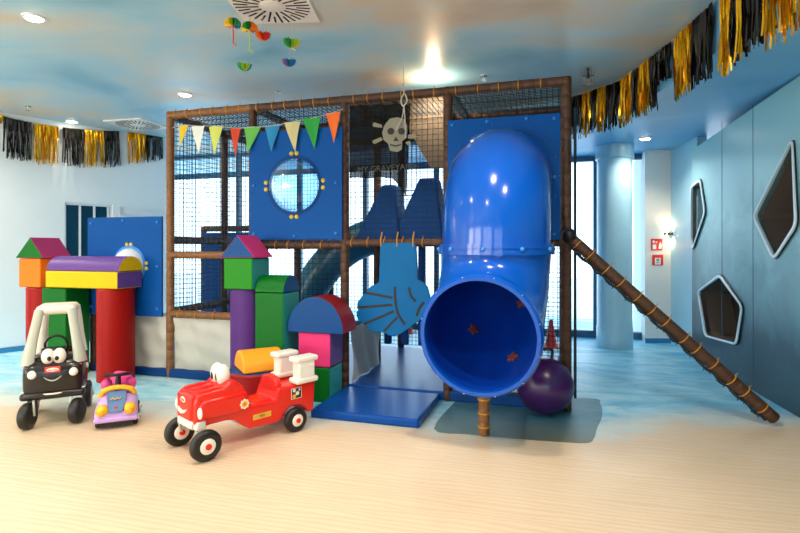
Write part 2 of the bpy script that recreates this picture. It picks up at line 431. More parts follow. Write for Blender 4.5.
# dark backing behind the panel wall
f = MB(); b0 = FAR - wn * .36; b1 = ext - wn * .36
f.prism([b0, b1, b1 + Vector((0, 0, HS)), b0 + Vector((0, 0, HS))], -wn * .05); struct(f, 'wall_right_backing', 'black_edge')
for i, P in enumerate(nich):
    R = rounded(P, .05)
    f = MB(); n_ = len(R)
    for k in range(n_):
        a, b = R[k], R[(k + 1) % n_]
        f.quad(a, b, b - wn * .3, a - wn * .3, mi=0)
    f.prism([p - wn * .3 for p in R], -wn * .01, mi=1)
    if i == 2:
        q0 = WP(729, 330); q1 = WP(740, 300)
        f.prism([WP(733, 296) - wn * .12, WP(733, 341) - wn * .12, WP(741, 341) - wn * .28, WP(741, 300) - wn * .28], -wn * .004, mi=2)
    nb = struct(f, 'window_%d' % (i + 3), ['niche', 'niche_dk', 'niche_lt'])
    f = MB()
    Ro = rounded(grow(P, .034), .07)
    f.slab(Ro, [R[::-1]], wn * .022)
    fr = f.build('window_frame', 'frame_white', nb, bevel=.006)
    f = MB(); Rb = rounded(grow(P, .042), .078); f.slab([p - wn * .0 for p in Rb], [Ro[::-1]], wn * .012); f.build('black_gasket', 'black_edge', nb)  # black outer edge around the pale frame
# panel seams
for i, (u0, v0, v1) in enumerate([(722, 120, 362), (753, 105, 385)]):
    a, b = WP(u0, v0), WP(u0, v1); f = MB(); f.box((a + b) / 2 + wn * .0005, (.004, .004, (b - a).length)); struct(f, 'trim_%d' % (i + 1), 'wframe')
# far end: return wall, pillar, back window wall
PF = PD(671, 300, 6.69); PF.z = 0
pl = PD(645, 300, 6.69); pl.z = 0
f = MB(); rd = (FAR - wn * .04 - PF); rn = Vector((-rd.y, rd.x, 0)).normalized()
if rn.dot(-PF) > 0: rn = -rn
f.prism([PF, PF + rd * 1.05, PF + rd * 1.05 + Vector((0, 0, HS)), PF + Vector((0, 0, HS))], rn * .1); struct(f, 'wall_return', 'column')
f = MB(); f.prism([pl, PF, PF + Vector((0, 1.0, 0)), Vector((pl.x, pl.y + 1.0, 0))], (0, 0, HS)); struct(f, 'wall_back', 'pillar')
f = MB(); dd = (PF - pl).normalized(); nb_ = Vector((dd.y, -dd.x, 0))
f.prism([pl + nb_ * .012, PF + nb_ * .012, PF, pl], (0, 0, .06)); struct(f, 'baseboard_back', 'skirt')
# window wall
f = MB()
MX = [-6.65, -5.07, -3.94, -2.81, -1.68, -.55, .55, 1.17]
for x in MX: f.bx(x - .035, x + .035, BW - .04, BW + .04, 0, H)
f.bx(-7, 1.4, BW - .045, BW + .045, HS - .07, HS + .01); f.bx(-7, 1.4, BW - .045, BW + .045, 0, .09); f.bx(-7, 1.4, BW - .045, BW + .045, H - .05, H)
w1 = struct(f, 'window_1', 'wframe')
f = MB(); f.bx(-7, 1.4, BW - .003, BW + .003, .09, H - .05); f.build('pane', 'glass', w1)
# round column
cc = PD(614.5, 300, 6.235 + .2); cc.z = 0
f = MB(); f.lathe(cc, cc + Vector((0, 0, HS)), [(0, .212), (.25, .212), (.26, .205), (2.31, .205), (2.32, .225), (HS, .225)], 40); struct(f, 'round_column', 'column')
# left wall (diagonal) with a glazed door
L0 = PD(0, 300, 6.04); L0.z = 0
L1 = PD(166, 300, 7.5); L1.z = 0
ld = (L1 - L0).normalized(); ln = Vector((ld.y, -ld.x, 0))
if ln.dot(-L0) < 0: ln = -ln
def LP(u, v): return PPL(u, v, L0, ln)
LS = L0 - ld * 8.5
dz = LP(65, 202); dz2 = LP(113, 206)
f = MB()
outer = [LS, Vector((dz.x, dz.y, 0)), dz, Vector((dz2.x, dz2.y, dz.z)), Vector((dz2.x, dz2.y, 0)), L1, L1 + Vector((0, 0, H)), LS + Vector((0, 0, H))]
f.slab(outer, [], -ln * .12); struct(f, 'wall_left', 'white_wall')
f = MB(); A_ = Vector((dz.x, dz.y, 0)); B_ = Vector((dz2.x, dz2.y, 0)); zt = dz.z; W_ = (B_ - A_).length
def dbox(fm, s0, s1, z0, z1, dep, t):
    c = A_ + ld * (s0 + s1) / 2 - ln * dep; rot = Matrix((ld, ln, Vector((0, 0, 1)))).transposed()
    fm.box((c.x, c.y, (z0 + z1) / 2), (s1 - s0, t, z1 - z0), rot)
for s in (0, .3, .6, .9): dbox(f, s * W_ if s else 0, s * W_ + .02, 0, zt, .05, .05)
dbox(f, 0, W_, zt - .03, zt, .05, .05); dbox(f, W_ - .03, W_, 0, zt, .05, .05)
dr = struct(f, 'door_1', 'white_metal')
f = MB(); dbox(f, 0, W_, 0, zt, .06, .01); f.build('door_glass', 'dark_glass', dr)
f = MB()
a0 = LS + ln * .015; a1 = Vector((dz.x, dz.y, 0)) + ln * .015
f.prism([a0, a1, a1 - ln * .014, a0 - ln * .014], (0, 0, .06)); struct(f, 'baseboard_left', 'skirt')
f = MB(); q0 = LP(119, 207) + ln * .03; q1 = LP(170, 213) + ln * .03
f.prism([q0, q1, q1 - Vector((0, 0, .09)), q0 - Vector((0, 0, .09))], -ln * .02); f.prism([q0 + Vector((0, 0, .0)), q0 + ld * .05, q0 + ld * .05 - Vector((0, 0, 1.7)), q0 - Vector((0, 0, 1.7))], -ln * .02)
struct(f, 'trim_3', 'white_metal')
f = MB(); f.bx(-7.1, -7.0, 6.2, 7.65, 0, H); struct(f, 'wall_side', 'white_wall')
# wall behind the camera with windows added to hold the fill lights
f = MB(); added_wins = [(-8.4, -6.2), (-5.6, -3.4), (-2.8, -.6), (0, 2.0)]
f.slab([(-10.9, -3.4, 0), (3.4, -3.4, 0), (3.4, -3.4, H), (-10.9, -3.4, H)], [[(a, -3.4, .5), (b, -3.4, .5), (b, -3.4, 2.3), (a, -3.4, 2.3)] for a, b in added_wins], (0, -.1, 0))
struct(f, 'wall_front', 'dull_wall')
f = MB()
for a, b in added_wins:
    for x in (a, (a + b) / 2, b): f.bx(x - .03, x + .03, -3.47, -3.41, .5, 2.3)
    for z in (.53, 2.27): f.bx(a, b, -3.47, -3.41, z - .03, z + .03)
w2 = struct(f, 'window_2', 'wframe')
f = MB()
for a, b in added_wins: f.bx(a, b, -3.446, -3.44, .5, 2.3)
f.build('pane', 'glass', w2)

# ------------------------------------------------------------------ lights
w = bpy.data.worlds.new('world'); S.world = w; w.use_nodes = True
w.node_tree.nodes['Background'].inputs[0].default_value = hexc('#dcf1ff'); w.node_tree.nodes['Background'].inputs[1].default_value = 2.7
def area(name, loc, tgt, sx, sy, e, col):
    l = bpy.data.lights.new(name, 'AREA'); l.shape = 'RECTANGLE'; l.size = sx; l.size_y = sy; l.energy = e; l.color = hexc(col)[:3]
    o = bpy.data.objects.new(name, l); C.objects.link(o); o.location = loc
    o.rotation_euler = (Vector(tgt) - Vector(loc)).to_track_quat('-Z', 'Y').to_euler(); return o
for i, (a, b) in enumerate(added_wins):  # added area lights behind the camera, stronger on the left
    area('added_fill_light', ((a + b) / 2, -3.36, 1.4), ((a + b) / 2, 3, 1.2), b - a - .1, 1.7, (95, 60, 24, 6)[i], '#fff1e0')
def spot(name, loc, e, ang=140, col='#ffeedd', r=.05):
    l = bpy.data.lights.new(name, 'SPOT'); l.energy = e; l.color = hexc(col)[:3]; l.spot_size = math.radians(ang); l.spot_blend = .7; l.shadow_soft_size = r
    o = bpy.data.objects.new(name, l); C.objects.link(o); o.location = loc; return o

def downlight(p, label, e):
    t = thing('downlight', p, 0, label, 'ceiling light', 'ceiling downlights')
    f = MB(); f.lathe((0, 0, 0), (0, 0, -.012), [(0, .075), (.008, .072), (.012, .06)], 24); f.build('lamp_ring', 'white_metal', t)
    f = MB(); f.lathe((0, 0, -.012), (0, 0, -.016), [(0, .055), (.004, .05)], 20); f.build('lamp_lens', 'lamp_on', t)
    spot('downlight_lamp', (p[0], p[1], p[2] - .03), e)
    if 'glowing' in label:
        l = bpy.data.lights.new('bulb', 'POINT'); l.energy = 11; l.color = hexc('#ffdcae')[:3]; l.shadow_soft_size = .04
        lo_ = bpy.data.objects.new('bulb', l); C.objects.link(lo_); lo_.location = (p[0], p[1], p[2] - .09)
DL = [(PZ(34, 17, H), 'lit round downlight in the far left corner of the ceiling', 30), (PZ(185, 94, H), 'lit round downlight above the left corner of the play frame', 30),
      (PZ(433, 77, H), 'lit round downlight glowing just above the top beam over the skull flag', 38), (PZ(72, 121, H), 'dim round downlight above the tassels on the left wall', 12)]
for p, lb, e in DL: downlight(p, lb, e)
for x, y in [(-3.2, .9), (-.9, 1.2), (-2, -1), (.3, 2.2), (-5, 0), (-5.3, 2.3), (-2.2, 2.0), (-.4, 2.6)]:  # added ceiling lamps out of view, filling light over the sand
    p = (x, y, H); downlight(p, 'added round downlight out of view, lighting the sand floor', 68)
downlight((1.0, 6.5, HS), 'lit round downlight in the lower blue ceiling beside the round column', 42)
downlight((-6.3, 3.4, H), 'added round downlight out of view, brightening the long white wall', 120)  # added lamp out of view to brighten the white wall

# ------------------------------------------------------------------ play frame
Y0, Y1, Y2 = 4.13, 4.98, 5.83
GX = [-4.42, -3.505, -2.61, -1.715, -.82, .09]
PF_ = thing('play_structure', (-1.71, 4.13, 0), 0, 'large blue play frame with brown padded beams, netting and tube slide', 'playground')
TOPZ = 2.49; DZ = 1.30
def foam_prof(L, r=.038, st=.085):
    pr = [(0, r * .9), (.006, r)]; t = st
    while t < L - .02: pr += [(t - .004, r), (t, r * .93), (t + .004, r)]; t += st
    pr += [(L - .006, r), (L, r * .9)]; return pr
def pipe(name, p0, p1, m='bamboo', r=.038, ties=None, parent=PF_):
    f = MB(); f.lathe(p0, p1, foam_prof((Vector(p1) - Vector(p0)).length, r), 14); o = f.build(name, m, parent, world=True)
    if ties:
        p0, p1 = Vector(p0), Vector(p1); d = (p1 - p0); L = d.length; d.normalize(); k = int(L / ties)
        me = None
        for i in range(k):
            c = p0 + d * (ties * (i + .5) + random.uniform(-.02, .02))
            if me is None:
                g = MB(); a, b = g.frame(d); pts = [(a * math.cos(2 * PI * j / 14) + b * math.sin(2 * PI * j / 14)) * (r + .003) for j in range(15)]
                g.lathe(-d * .004, d * .004, [(0, r + .001), (.0015, r + .005), (.0065, r + .005), (.008, r + .001)], 14, caps=False)
                g.cyl(b * (r) + a * .0, b * (r + .022), .0025, n=5)
                to = g.build('cable_tie', 'tie', o); me = to.data; 
            else:
                to = bpy.data.objects.new('cable_tie', me); C.objects.link(to); to.parent = o
            to.location = c - Vector(PF_.location)
    return o
for x in GX[1:]:
    pipe('post', (x, Y0, .0), (x, Y0, TOPZ + .03), 'bamboo_lt' if x < -3 else 'bamboo')
    pipe('post', (x, Y1, .0), (x, Y1, TOPZ if x != GX[2] else DZ))
    pipe('post', (x, Y2, .0), (x, Y2, TOPZ))
for y in (Y0, Y1, Y2): pipe('post', (GX[0], y, 0), (GX[0], y, 1.5))
for i in range(1, 5):
    a, b = GX[i], GX[i + 1]
    pipe('top_beam', (a + .0, Y0, TOPZ), (b, Y0, TOPZ), 'bamboo_lt' if i == 1 else 'bamboo', .037, .14 if i < 4 else .16)
    for y in (Y1, Y2): pipe('top_beam', (a, y, TOPZ), (b, y, TOPZ))
    if i > 1: pipe('deck_beam', (a, Y0, DZ - .03 if i > 2 else DZ - .05), (b, Y0, DZ - .03 if i > 2 else DZ - .05), 'bamboo', .034, .15)
    pipe('deck_beam', (a, Y2, DZ), (b, Y2, DZ), 'bamboo')
for x in GX[1:]:
    for a, b in ((Y0, Y1), (Y1, Y2)):
        pipe('side_beam', (x, a, TOPZ), (x, b, TOPZ)); pipe('side_beam', (x, a, DZ), (x, b, DZ))
pipe('rail', (GX[1], Y0, 1.16), (GX[2], Y0, 1.16), 'bamboo_lt', .036)
pipe('rail', (GX[1], Y0, .60), (GX[2], Y0, .60), 'bamboo_lt', .036, .2)
for a, b in ((Y0, Y1), (Y1, Y2)): pipe('rail', (GX[1], a, .62), (GX[1], b, .62))
pipe('rail', (GX[1], Y1, .64), (GX[2], Y1, .64), 'bamboo', .03)
pipe('rail', (GX[0], Y2, 1.47), (GX[2], Y2, 1.47), 'bamboo', .036)
# nets
def net(p, ua, va, lu, lv, pitch=.045, th=.0028):
    f = MB(); p, ua, va = Vector(p), Vector(ua), Vector(va)
    def line(a, b):
        d = (b - a).normalized(); q = d.cross(ua.cross(va)).normalized() * th; r_ = ua.cross(va).normalized() * th
        v = [f.bm.verts.new(x) for x in (a + q, a - q * .5 + r_, a - q * .5 - r_, b + q, b - q * .5 + r_, b - q * .5 - r_)]
        for i in range(3): f.bm.faces.new((v[i], v[(i + 1) % 3], v[3 + (i + 1) % 3], v[3 + i]))
    k = 0
    while k * pitch <= lu + 1e-6: line(p + ua * k * pitch, p + ua * k * pitch + va * lv); k += 1
    k = 0
    while k * pitch <= lv + 1e-6: line(p + va * k * pitch, p + va * k * pitch + ua * lu); k += 1
    return f.build('safety_net', 'net', PF_, world=True, recalc=False)
X, Z = (1, 0, 0), (0, 0, 1); Yv = (0, 1, 0)
w9 = .895
net((GX[1], Y0 + .02, .62), X, Z, w9, 1.87)
net((GX[2], Y0 + .02, 2.25), X, Z, w9, .24)
net((GX[3], Y0 + .02, 1.3), X, Z, w9, 1.19)
net((GX[2], Y0 + .02, .1), X, Z, w9, 1.15)
net((GX[4], Y0 + .02, 2.25), X, Z, .91, .24)
net((GX[4], Y1, .1), X, Z, .91, 1.15)
for i in range(1, 5): net((GX[i], Y2, 1.3), X, Z, w9, 1.19); net((GX[i], Y0, TOPZ + .01), X, Yv, w9, 1.7)
for i in (2, 3, 4): net((GX[i], Y2, .1), X, Z, w9, 1.15)
for i in (3,): net((GX[i], Y1, 1.3), X, Z, w9, 1.19)
net((GX[5], Y0, .1), Yv, Z, 1.7, 2.38)
net((GX[1], Y0, .6), Yv, Z, 1.7, 1.88)

def circ(c, r, n=40, y=None): return [Vector((c[0] + r * math.cos(2 * PI * k / n), c[1], c[2] + r * math.sin(2 * PI * k / n))) for k in range(n)]
def panel(x0, x1, z0, z1, y, holes, name='blue_panel', m='blue', t=.02):
    f = MB(); f.slab([(x0, y, z0), (x1, y, z0), (x1, y, z1), (x0, y, z1)], holes, (0, t, 0)); return f.build(name, m, PF_, world=True, bevel=.004, ang=30)
def bolts(par, pts, m='bolt', r=.014):
    me = None
    for p in pts:
        p = Vector(p)
        if me is None:
            g = MB(); g.lathe((0, 0, 0), (0, -.016, 0), [(0, r), (.006, r), (.013, r * .7), (.016, r * .3)], 12); o = g.build('bolt', m, par); me = o.data
        else: o = bpy.data.objects.new('bolt', me); C.objects.link(o); o.parent = par
        o.location = p - Vector(PF_.location)
PY0 = Y0 - .062
# big porthole panel
big = panel(GX[2] + .005, GX[3] + .0, 1.30, 2.255, PY0, [circ((-2.163, PY0, 1.772), .235)])
bolts(big, [(x, PY0, z) for x in (-2.56, -1.77) for z in (1.35, 1.78, 2.21)] + [(-2.16, PY0, 1.33)])
cx, cz = -2.163, 1.772
bolts(big, [(cx + dx, PY0, cz + dz_) for dx, dz_ in ((-.025, .275), (.025, .275), (-.025, -.275), (.025, -.275), (-.275, .03), (-.275, -.03), (.275, .03), (.275, -.03))], 'yellow_bolt', .019)
f = MB(); f.slab(circ((cx, PY0 - .004, cz), .262), [circ((cx, PY0 - .004, cz), .235)[::-1]], (0, .012, 0)); f.build('porthole_ring', 'blue_deep', big, world=True)
def dome(cx, y, cz, r, depth, m, par, name):
    f = MB(); f.lathe((cx, y, cz), (cx, y - depth, cz), [(depth * math.sin(t * PI / 2 / 8), r * math.cos(t * PI / 2 / 8) + .0005) for t in range(9)], 32, caps=False)
    return f.build(name, m, par, world=True)
dome(cx, PY0 + .01, cz, .235, -.17, 'bubble', big, 'porthole_bubble')
# low panel on the left with white bubble
lowp = panel(GX[0] - .02, GX[1] - .045, .575, 1.525, PY0, [circ((-3.93, PY0, 1.055), .17)])
bolts(lowp, [(x, PY0, z) for x in (-4.39, -3.6) for z in (.65, 1.05, 1.47)] + [(-4.0, PY0, 1.49), (-4.0, PY0, .6)], 'bolt')
bolts(lowp, [(-3.93 + dx, PY0, 1.055 + dz_) for dx, dz_ in ((-.025, .205), (.025, .205), (.205, .025), (.205, -.025), (-.025, -.205), (.025, -.205))], 'yellow_bolt', .018)
f = MB(); f.slab(circ((-3.93, PY0 - .003, 1.055), .195), [circ((-3.93, PY0 - .003, 1.055), .17)[::-1]], (0, .01, 0)); f.build('porthole_ring', 'bolt', lowp, world=True)
dome(-3.93, PY0 + .01, 1.055, .17, .12, 'white_plastic', lowp, 'porthole_bubble')
# slide panel with hole
sp = panel(GX[4] + .01, GX[5] - .045, 1.29, 2.24, PY0, [circ((-.385, PY0, 1.765), .364)])
bolts(sp, [(x, PY0, z) for x in (-.77, .0) for z in (1.33, 1.76, 2.2)] + [(-.5, PY0, 2.21), (-.2, PY0, 2.21)])
bolts(sp, [(-.385 + .42 * math.cos(a), PY0, 1.765 + .42 * math.sin(a)) for a in [math.radians(x) for x in (100, 80, 60, 40, 20, 0, -20, 140, 160)]], 'chrome', .007)
# rear blue panels
panel(GX[0] + .02, -3.66, .35, 1.42, Y2 - .05, [], 'rear_panel')
# decks
f = MB(); f.bx(GX[2], GX[5], Y0 + .05, Y2, DZ - .045, DZ - .01); f.build('deck', 'blue_deep', PF_, world=True)
# base kerb / mats
f = MB(); f.bx(GX[0] - .06, GX[5] - .04, Y0 - .02, Y2, 0, .07); base = f.build('base_mat', 'blue_vinyl', PF_, world=True, bevel=.012)
f = MB(); f.bx(GX[0] - .06, GX[3], Y0 - .035, Y0 + .09, .0, .078); f.bx(GX[4], GX[5] - .05, Y0 - .03, Y0 + .09, 0, .082); f.build('base_kerb', 'blue_deep', PF_, world=True, bevel=.012)
# cream vinyl skirts
def cloth(x0, x1, z0, z1, y, m, name='vinyl_skirt', par=PF_, amp=.012, nx=24, nz=14):
    f = MB(); g = [[f.bm.verts.new((x0 + (x1 - x0) * i / nx, y + amp * (math.sin(i * .9 + j * .35) + .6 * math.sin(j * 1.3 + i * .3)), z0 + (z1 - z0) * j / nz)) for j in range(nz + 1)] for i in range(nx + 1)]
    for i in range(nx):
        for j in range(nz): f.bm.faces.new((g[i][j], g[i + 1][j], g[i + 1][j + 1], g[i][j + 1]))
    return f.build(name, m, par, world=True, recalc=False)
cloth(GX[0] + .04, GX[1] - .03, .075, .60, Y0, 'vinyl_white'); cloth(GX[1] + .04, GX[2] - .03, .075, .58, Y0 + .01, 'vinyl_white')
f = MB(); g = [[f.bm.verts.new((GX[3] + .045 + .014 * math.sin(i * .8 + j * .4), Y0 + .05 + .75 * i / 20, .075 + .47 * j / 12)) for j in range(13)] for i in range(21)]
for i in range(20):
    for j in range(12): f.bm.faces.new((g[i][j], g[i + 1][j], g[i + 1][j + 1], g[i][j + 1]))
f.build('vinyl_skirt', 'vinyl_white', PF_, world=True, recalc=False)
cloth(GX[4] + .25, GX[5] - .04, .075, .2, Y0 + .12, 'vinyl_white', amp=.004)
# foam towers behind the net
for xc, wb, wt, zt_, yy in ((-1.46, .21, .06, 1.78, 4.42), (-1.11, .23, .075, 1.83, 4.44)):
    f = MB(); zb = DZ - .01
    A = [f.bm.verts.new((xc + sx * wb, yy + sy * .2, zb)) for sx, sy in ((-1, -1), (1, -1), (1, 1), (-1, 1))]
    B = [f.bm.verts.new((xc + .07 + sx * wt, yy + sy * .1, zt_)) for sx, sy in ((-1, -1), (1, -1), (1, 1), (-1, 1))]
    f.bm.faces.new(A); f.bm.faces.new(B)
    for k in range(4): f.bm.faces.new((A[k], A[(k + 1) % 4], B[(k + 1) % 4], B[k]))
    f.build('foam_tower', 'blue_deep', PF_, world=True, bevel=.02)
# beige awning cloth behind
f = MB(); f.prism([PY(388, 95, Y1 - .1), PY(452, 94, Y1 - .1), PY(450, 168, Y1 - .1), PY(431, 168, Y1 - .1)], (0, .004, 0)); f.build('beige_awning', 'beige_cloth', PF_, world=True)
f = MB(); f.prism([PY(349, 105, Y1 - .1), PY(392, 98, Y1 - .1), PY(400, 104, Y1 - .1), PY(350, 112, Y1 - .1)], (0, .004, 0)); f.build('beige_awning', 'beige_cloth', PF_, world=True)
# hanging slats in the entrance
for u in (388, 405, 422, 445):
    p = PY(u, 300, Y1 - .03); f = MB(); f.bx(p.x - .035, p.x + .035, Y1 - .06, Y1 - .0, .27, 1.24); f.build('hanging_roller', 'blue_deep', PF_, world=True, bevel=.01)
# teal tube slide at the rear
pp = [PY(u, v, 5.45) for u, v in ((392, 226), (372, 236), (350, 246), (330, 262), (314, 283), (305, 303), (300, 325), (297, 352))]
f = MB(); f.tube(catmull(pp, 4), .2, 20); f.build('rear_slide', 'teal_slide', PF_, world=True)
# wave flap
def FX(x, y): return PY(330 + x / 4.84, 230 + y / 4.84, Y0 - .07)
outl = [(242, 62), (415, 62), (424, 240), (450, 252), (472, 280), (482, 320), (490, 368), (478, 400), (455, 428), (430, 440), (400, 462), (372, 484), (345, 502), (315, 515), (285, 512), (262, 498),
        (245, 494), (215, 496), (190, 486), (172, 466), (160, 455), (138, 438), (128, 420), (126, 398), (138, 384), (130, 372), (132, 350), (150, 325), (172, 305), (180, 288), (200, 270), (225, 260), (236, 250)]
f = MB(); f.prism([FX(*p) for p in outl], (0, .035, 0)); fl = f.build('hanging_flap', 'flap', PF_, world=True, bevel=.006)
def stroke(par, px, wd_=.012, m='black_line'):
    f = MB(); pts = catmull([FX(*p) + Vector((0, -.002, 0)) for p in px], 5) if len(px) > 2 else [FX(*p) + Vector((0, -.002, 0)) for p in px]
    for i in range(len(pts) - 1):
        a, b = pts[i], pts[i + 1]; d = (b - a).normalized(); q = Vector((-d.z, 0, d.x)) * wd_ * .5
        f.prism([a - q - d * .001, b - q + d * .001, b + q + d * .001, a + q - d * .001], (0, .004, 0))
    f.build('painted_line', m, par, world=True)
for s_ in ([(315, 275), (316, 330), (328, 400), (362, 458)], [(172, 303), (303, 328)], [(132, 376), (300, 362)], [(165, 455), (308, 393)], [(262, 490), (326, 422)], [(382, 278), (392, 318), (414, 345)], [(455, 350), (432, 380), (420, 416)]):
    stroke(fl, s_, .021)
for u in (377, 391, 405):
    p = PY(u + (u - 391) * .15 + 6, 243, Y0 - .07); f = MB(); f.tube([p + Vector((0, 0, -.03)), p + Vector((0, -.005, .03)), p + Vector((0, .03, .09))], .006, 6); f.build('strap', 'tie', fl, world=True)

# tube slide
R = .368
def arc(c, r, a0, a1, n, x0, x1):
    return [Vector((x0 + (x1 - x0) * k / n, c[0] + r * math.cos(a0 + (a1 - a0) * k / n), c[1] + r * math.sin(a0 + (a1 - a0) * k / n))) for k in range(n + 1)]
YV = 3.62
up = [Vector((-.385, 4.09, 1.765))] + arc((4.05, 1.335), .43, PI / 2, PI, 14, -.385, -.385) + [Vector((-.385, YV, 1.28)), Vector((-.385, YV, 1.22))]
lo = [Vector((-.385, YV, 1.22))] + arc((3.12, 1.205), .50, 0, -PI / 2 * .99, 16, -.385, -.425)[1:]
dl = (lo[-1] - lo[-2]).normalized(); lo.append(lo[-1] + dl * .04)
sl = MB().build('tube_slide', 'tube', PF_)   # placeholder replaced below
bpy.data.objects.remove(sl)
def shell(path, name, parent):
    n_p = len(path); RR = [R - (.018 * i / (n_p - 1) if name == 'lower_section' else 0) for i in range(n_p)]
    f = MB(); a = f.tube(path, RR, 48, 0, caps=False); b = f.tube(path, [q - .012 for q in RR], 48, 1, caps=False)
    for ra, rb in ((a[0], b[0]), (a[-1], b[-1])):
        for k in range(48): f.bm.faces.new((ra[k], ra[(k + 1) % 48], rb[(k + 1) % 48], rb[k]))
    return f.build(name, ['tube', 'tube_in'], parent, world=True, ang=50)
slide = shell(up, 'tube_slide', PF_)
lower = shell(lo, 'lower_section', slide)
f = MB(); f.lathe((-.385, YV, 1.185), (-.385, YV, 1.255), [(0, R), (0, R + .022), (.03, R + .022), (.031, R + .016), (.039, R + .016), (.04, R + .022), (.07, R + .022), (.07, R)], 48, caps=False); f.build('joint_flange', 'tube', slide, world=True)
for k in range(10):
    a = 2 * PI * (k + .35) / 10; c = Vector((-.385 + (R + .022) * math.cos(a), YV + (R + .022) * math.sin(a), 1.22))
    f = MB(); f.ball(c, .016, 10); f.build('flange_bolt', 'bolt', slide, world=True)
mc = lo[-1]; 
f = MB(); f.lathe(mc - dl * .03, mc + dl * .012, [(0, R - .02), (0, R + .004), (.014, R + .004), (.024, R - .004), (.042, R - .010), (.042, R - .032), (.0, R - .032)], 48, caps=False); f.build('mouth_rim', 'tube', slide, world=True)
aa, bb = MB().frame(dl)
for k in range(12):
    a = 2 * PI * (k + .5) / 12; c = mc + dl * .004 + (aa * math.cos(a) + bb * math.sin(a)) * (R - .006)
    f = MB(); f.ball(c, .006, 8); f.build('rim_bolt', 'chrome', slide, world=True)
# climbing holds inside the tube
bvh_bm = MB(); bvh_bm.tube(lo, [R - .018 * i / (len(lo) - 1) - .012 for i in range(len(lo))], 48, 0, caps=False); bvh_bm.bm.normal_update(); bv = BVHTree.FromBMesh(bvh_bm.bm); bvh_bm.bm.free()
for u, v in ((473, 330), (513, 358), (522, 303)):
    h, nrm, _, _ = bv.ray_cast(O, ray(u, v).normalized())
    # skip the mouth itself: hit beyond mouth plane
    if h is None: continue
    nrm = nrm if nrm.dot(O - h) > 0 else -nrm
    a, b = MB().frame(nrm); pts = []
    for k in range(20):
        t = 2 * PI * k / 20; r_ = .036 + .012 * math.cos(5 * t); pts.append(h - nrm * .004 + (a * math.cos(t) + b * math.sin(t)) * r_)
    f = MB(); f.prism(pts, nrm * .022); f.build('starfish_hold', 'hold', slide, world=True, bevel=.006)
# support post under mouth
sb = PZ(484, 435, 0)
f = MB(); prf = foam_prof(.36, .036, .09); f.lathe(sb, sb + Vector((0, 0, .36)), prf, 16); po = f.build('support_post', 'bamboo_lt', PF_, world=True)
for z in (.05, .14, .23, .31):
    g = MB(); g.lathe(sb + Vector((0, 0, z)), sb + Vector((0, 0, z + .014)), [(0, .036), (.002, .042), (.012, .042), (.014, .036)], 16, caps=False); g.build('cable_tie', 'tie', po, world=True)

# leaning pole
p0 = Vector((.11, Y0 - .03, 1.31)); p1 = PZ(775, 419, .045)
pipe('leaning_pole', p0, p1, 'bamboo', .043, .14)
f = MB(); dq = (p1 - p0); off = Vector((-.02, 0, -.05)); n_ = 60; pts = []
for k in range(n_ + 1):
    t = k / n_; pts.append(p0 + dq * (.02 + .95 * t) + Vector((-.018, 0, -.052)) + Vector((0, .008 * math.sin(k * 1.9), .009 * math.sin(k * 1.3))))
f.tube(pts, [.009 + .007 * abs(math.sin(k * .9)) for k in range(n_ + 1)], 6)
for k in range(0, n_, 2):
    a = pts[k]; f.tube([a, a + Vector((-.01, -.02, -.02)), a + Vector((.012, 0, .05))], .003, 4)
f.build('net_rope', 'net', PF_, world=True)
f = MB(); f.ball(p0 + Vector((.0, -.01, .01)), .055, 14); f.build('pole_joint', 'black_rubber', PF_, world=True)
# post dark side channel on the right
f = MB(); f.bx(.145, .165, Y0 + .05, Y0 + .1, .08, 2.3); f.build('net_lacing', 'net', PF_, world=True)

# ------------------------------------------------------------------ landing mat and dark floor patch
lm = MB(); lm.bx(-1.69, -.88, 3.42, 4.09, 0, .062)
one(lm, 'landing_mat', 'blue_vinyl', 'flat glossy blue landing mat on the floor in front of the entrance flap', 'mat', origin=(-1.32, 3.75, 0), bevel=.016, seg=3)
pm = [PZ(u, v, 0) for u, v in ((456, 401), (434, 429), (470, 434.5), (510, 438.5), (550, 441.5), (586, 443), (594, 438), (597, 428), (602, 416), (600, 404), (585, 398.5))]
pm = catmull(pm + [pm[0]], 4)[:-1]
f = MB(); f.prism([Vector((p.x, p.y, .0)) for p in pm], (0, 0, .003))  # thin flat patch carrying the darkened floor pattern
one(f, 'dark_floor_patch', 'floor_dark', 'thin dark grey-green patch on the floor under the mouth of the tube slide', 'mat', origin=(pm[0].x, pm[0].y, 0))

# ------------------------------------------------------------------ soft blocks
BL = 'soft building blocks'
def blk(name, mb, mats, label, cat='soft block', group=BL, origin=None, bevel=.012, **kw):
    return one(mb, name, mats, label, cat, group, origin=origin, bevel=bevel, seg=3, **kw)
def cube(x0, x1, y0, y1, z0, z1, side=None):
    f = MB(); fs = f.bx(x0, x1, y0, y1, z0, z1)
    if side:
        f.bm.faces.ensure_lookup_table()
        for q in fs:
            q.normal_update()
            if q.normal.x > .9: q.material_index = 1
    return f
def halfcyl(x0, x1, y0, y1, z0, h, axis, mi_curve=0, mi_end=1, n=20):
    f = MB(); pts = []
    for k in range(n + 1):
        t = PI * k / n
        if axis == 'X': pts.append(Vector((x0, (y0 + y1) / 2 - (y1 - y0) / 2 * math.cos(t), z0 + h * math.sin(t))))
        else: pts.append(Vector(((x0 + x1) / 2 - (x1 - x0) / 2 * math.cos(t), y0, z0 + h * math.sin(t))))
    f.prism(pts, (x1 - x0, 0, 0) if axis == 'X' else (0, y1 - y0, 0), mi=mi_end, mi_side=mi_curve); return f
def rcol(c, r, h, mats, z0=0, cap=0):
    f = MB(); x, y = c; f.lathe((x, y, z0), (x, y, z0 + h), [(0, r), (h - .02, r), (h - .02, r + .003), (h - .012, r + .003), (h, r - .008)], 32)
    f.bm.faces.ensure_lookup_table(); f.bm.faces[-1].material_index = cap; return f
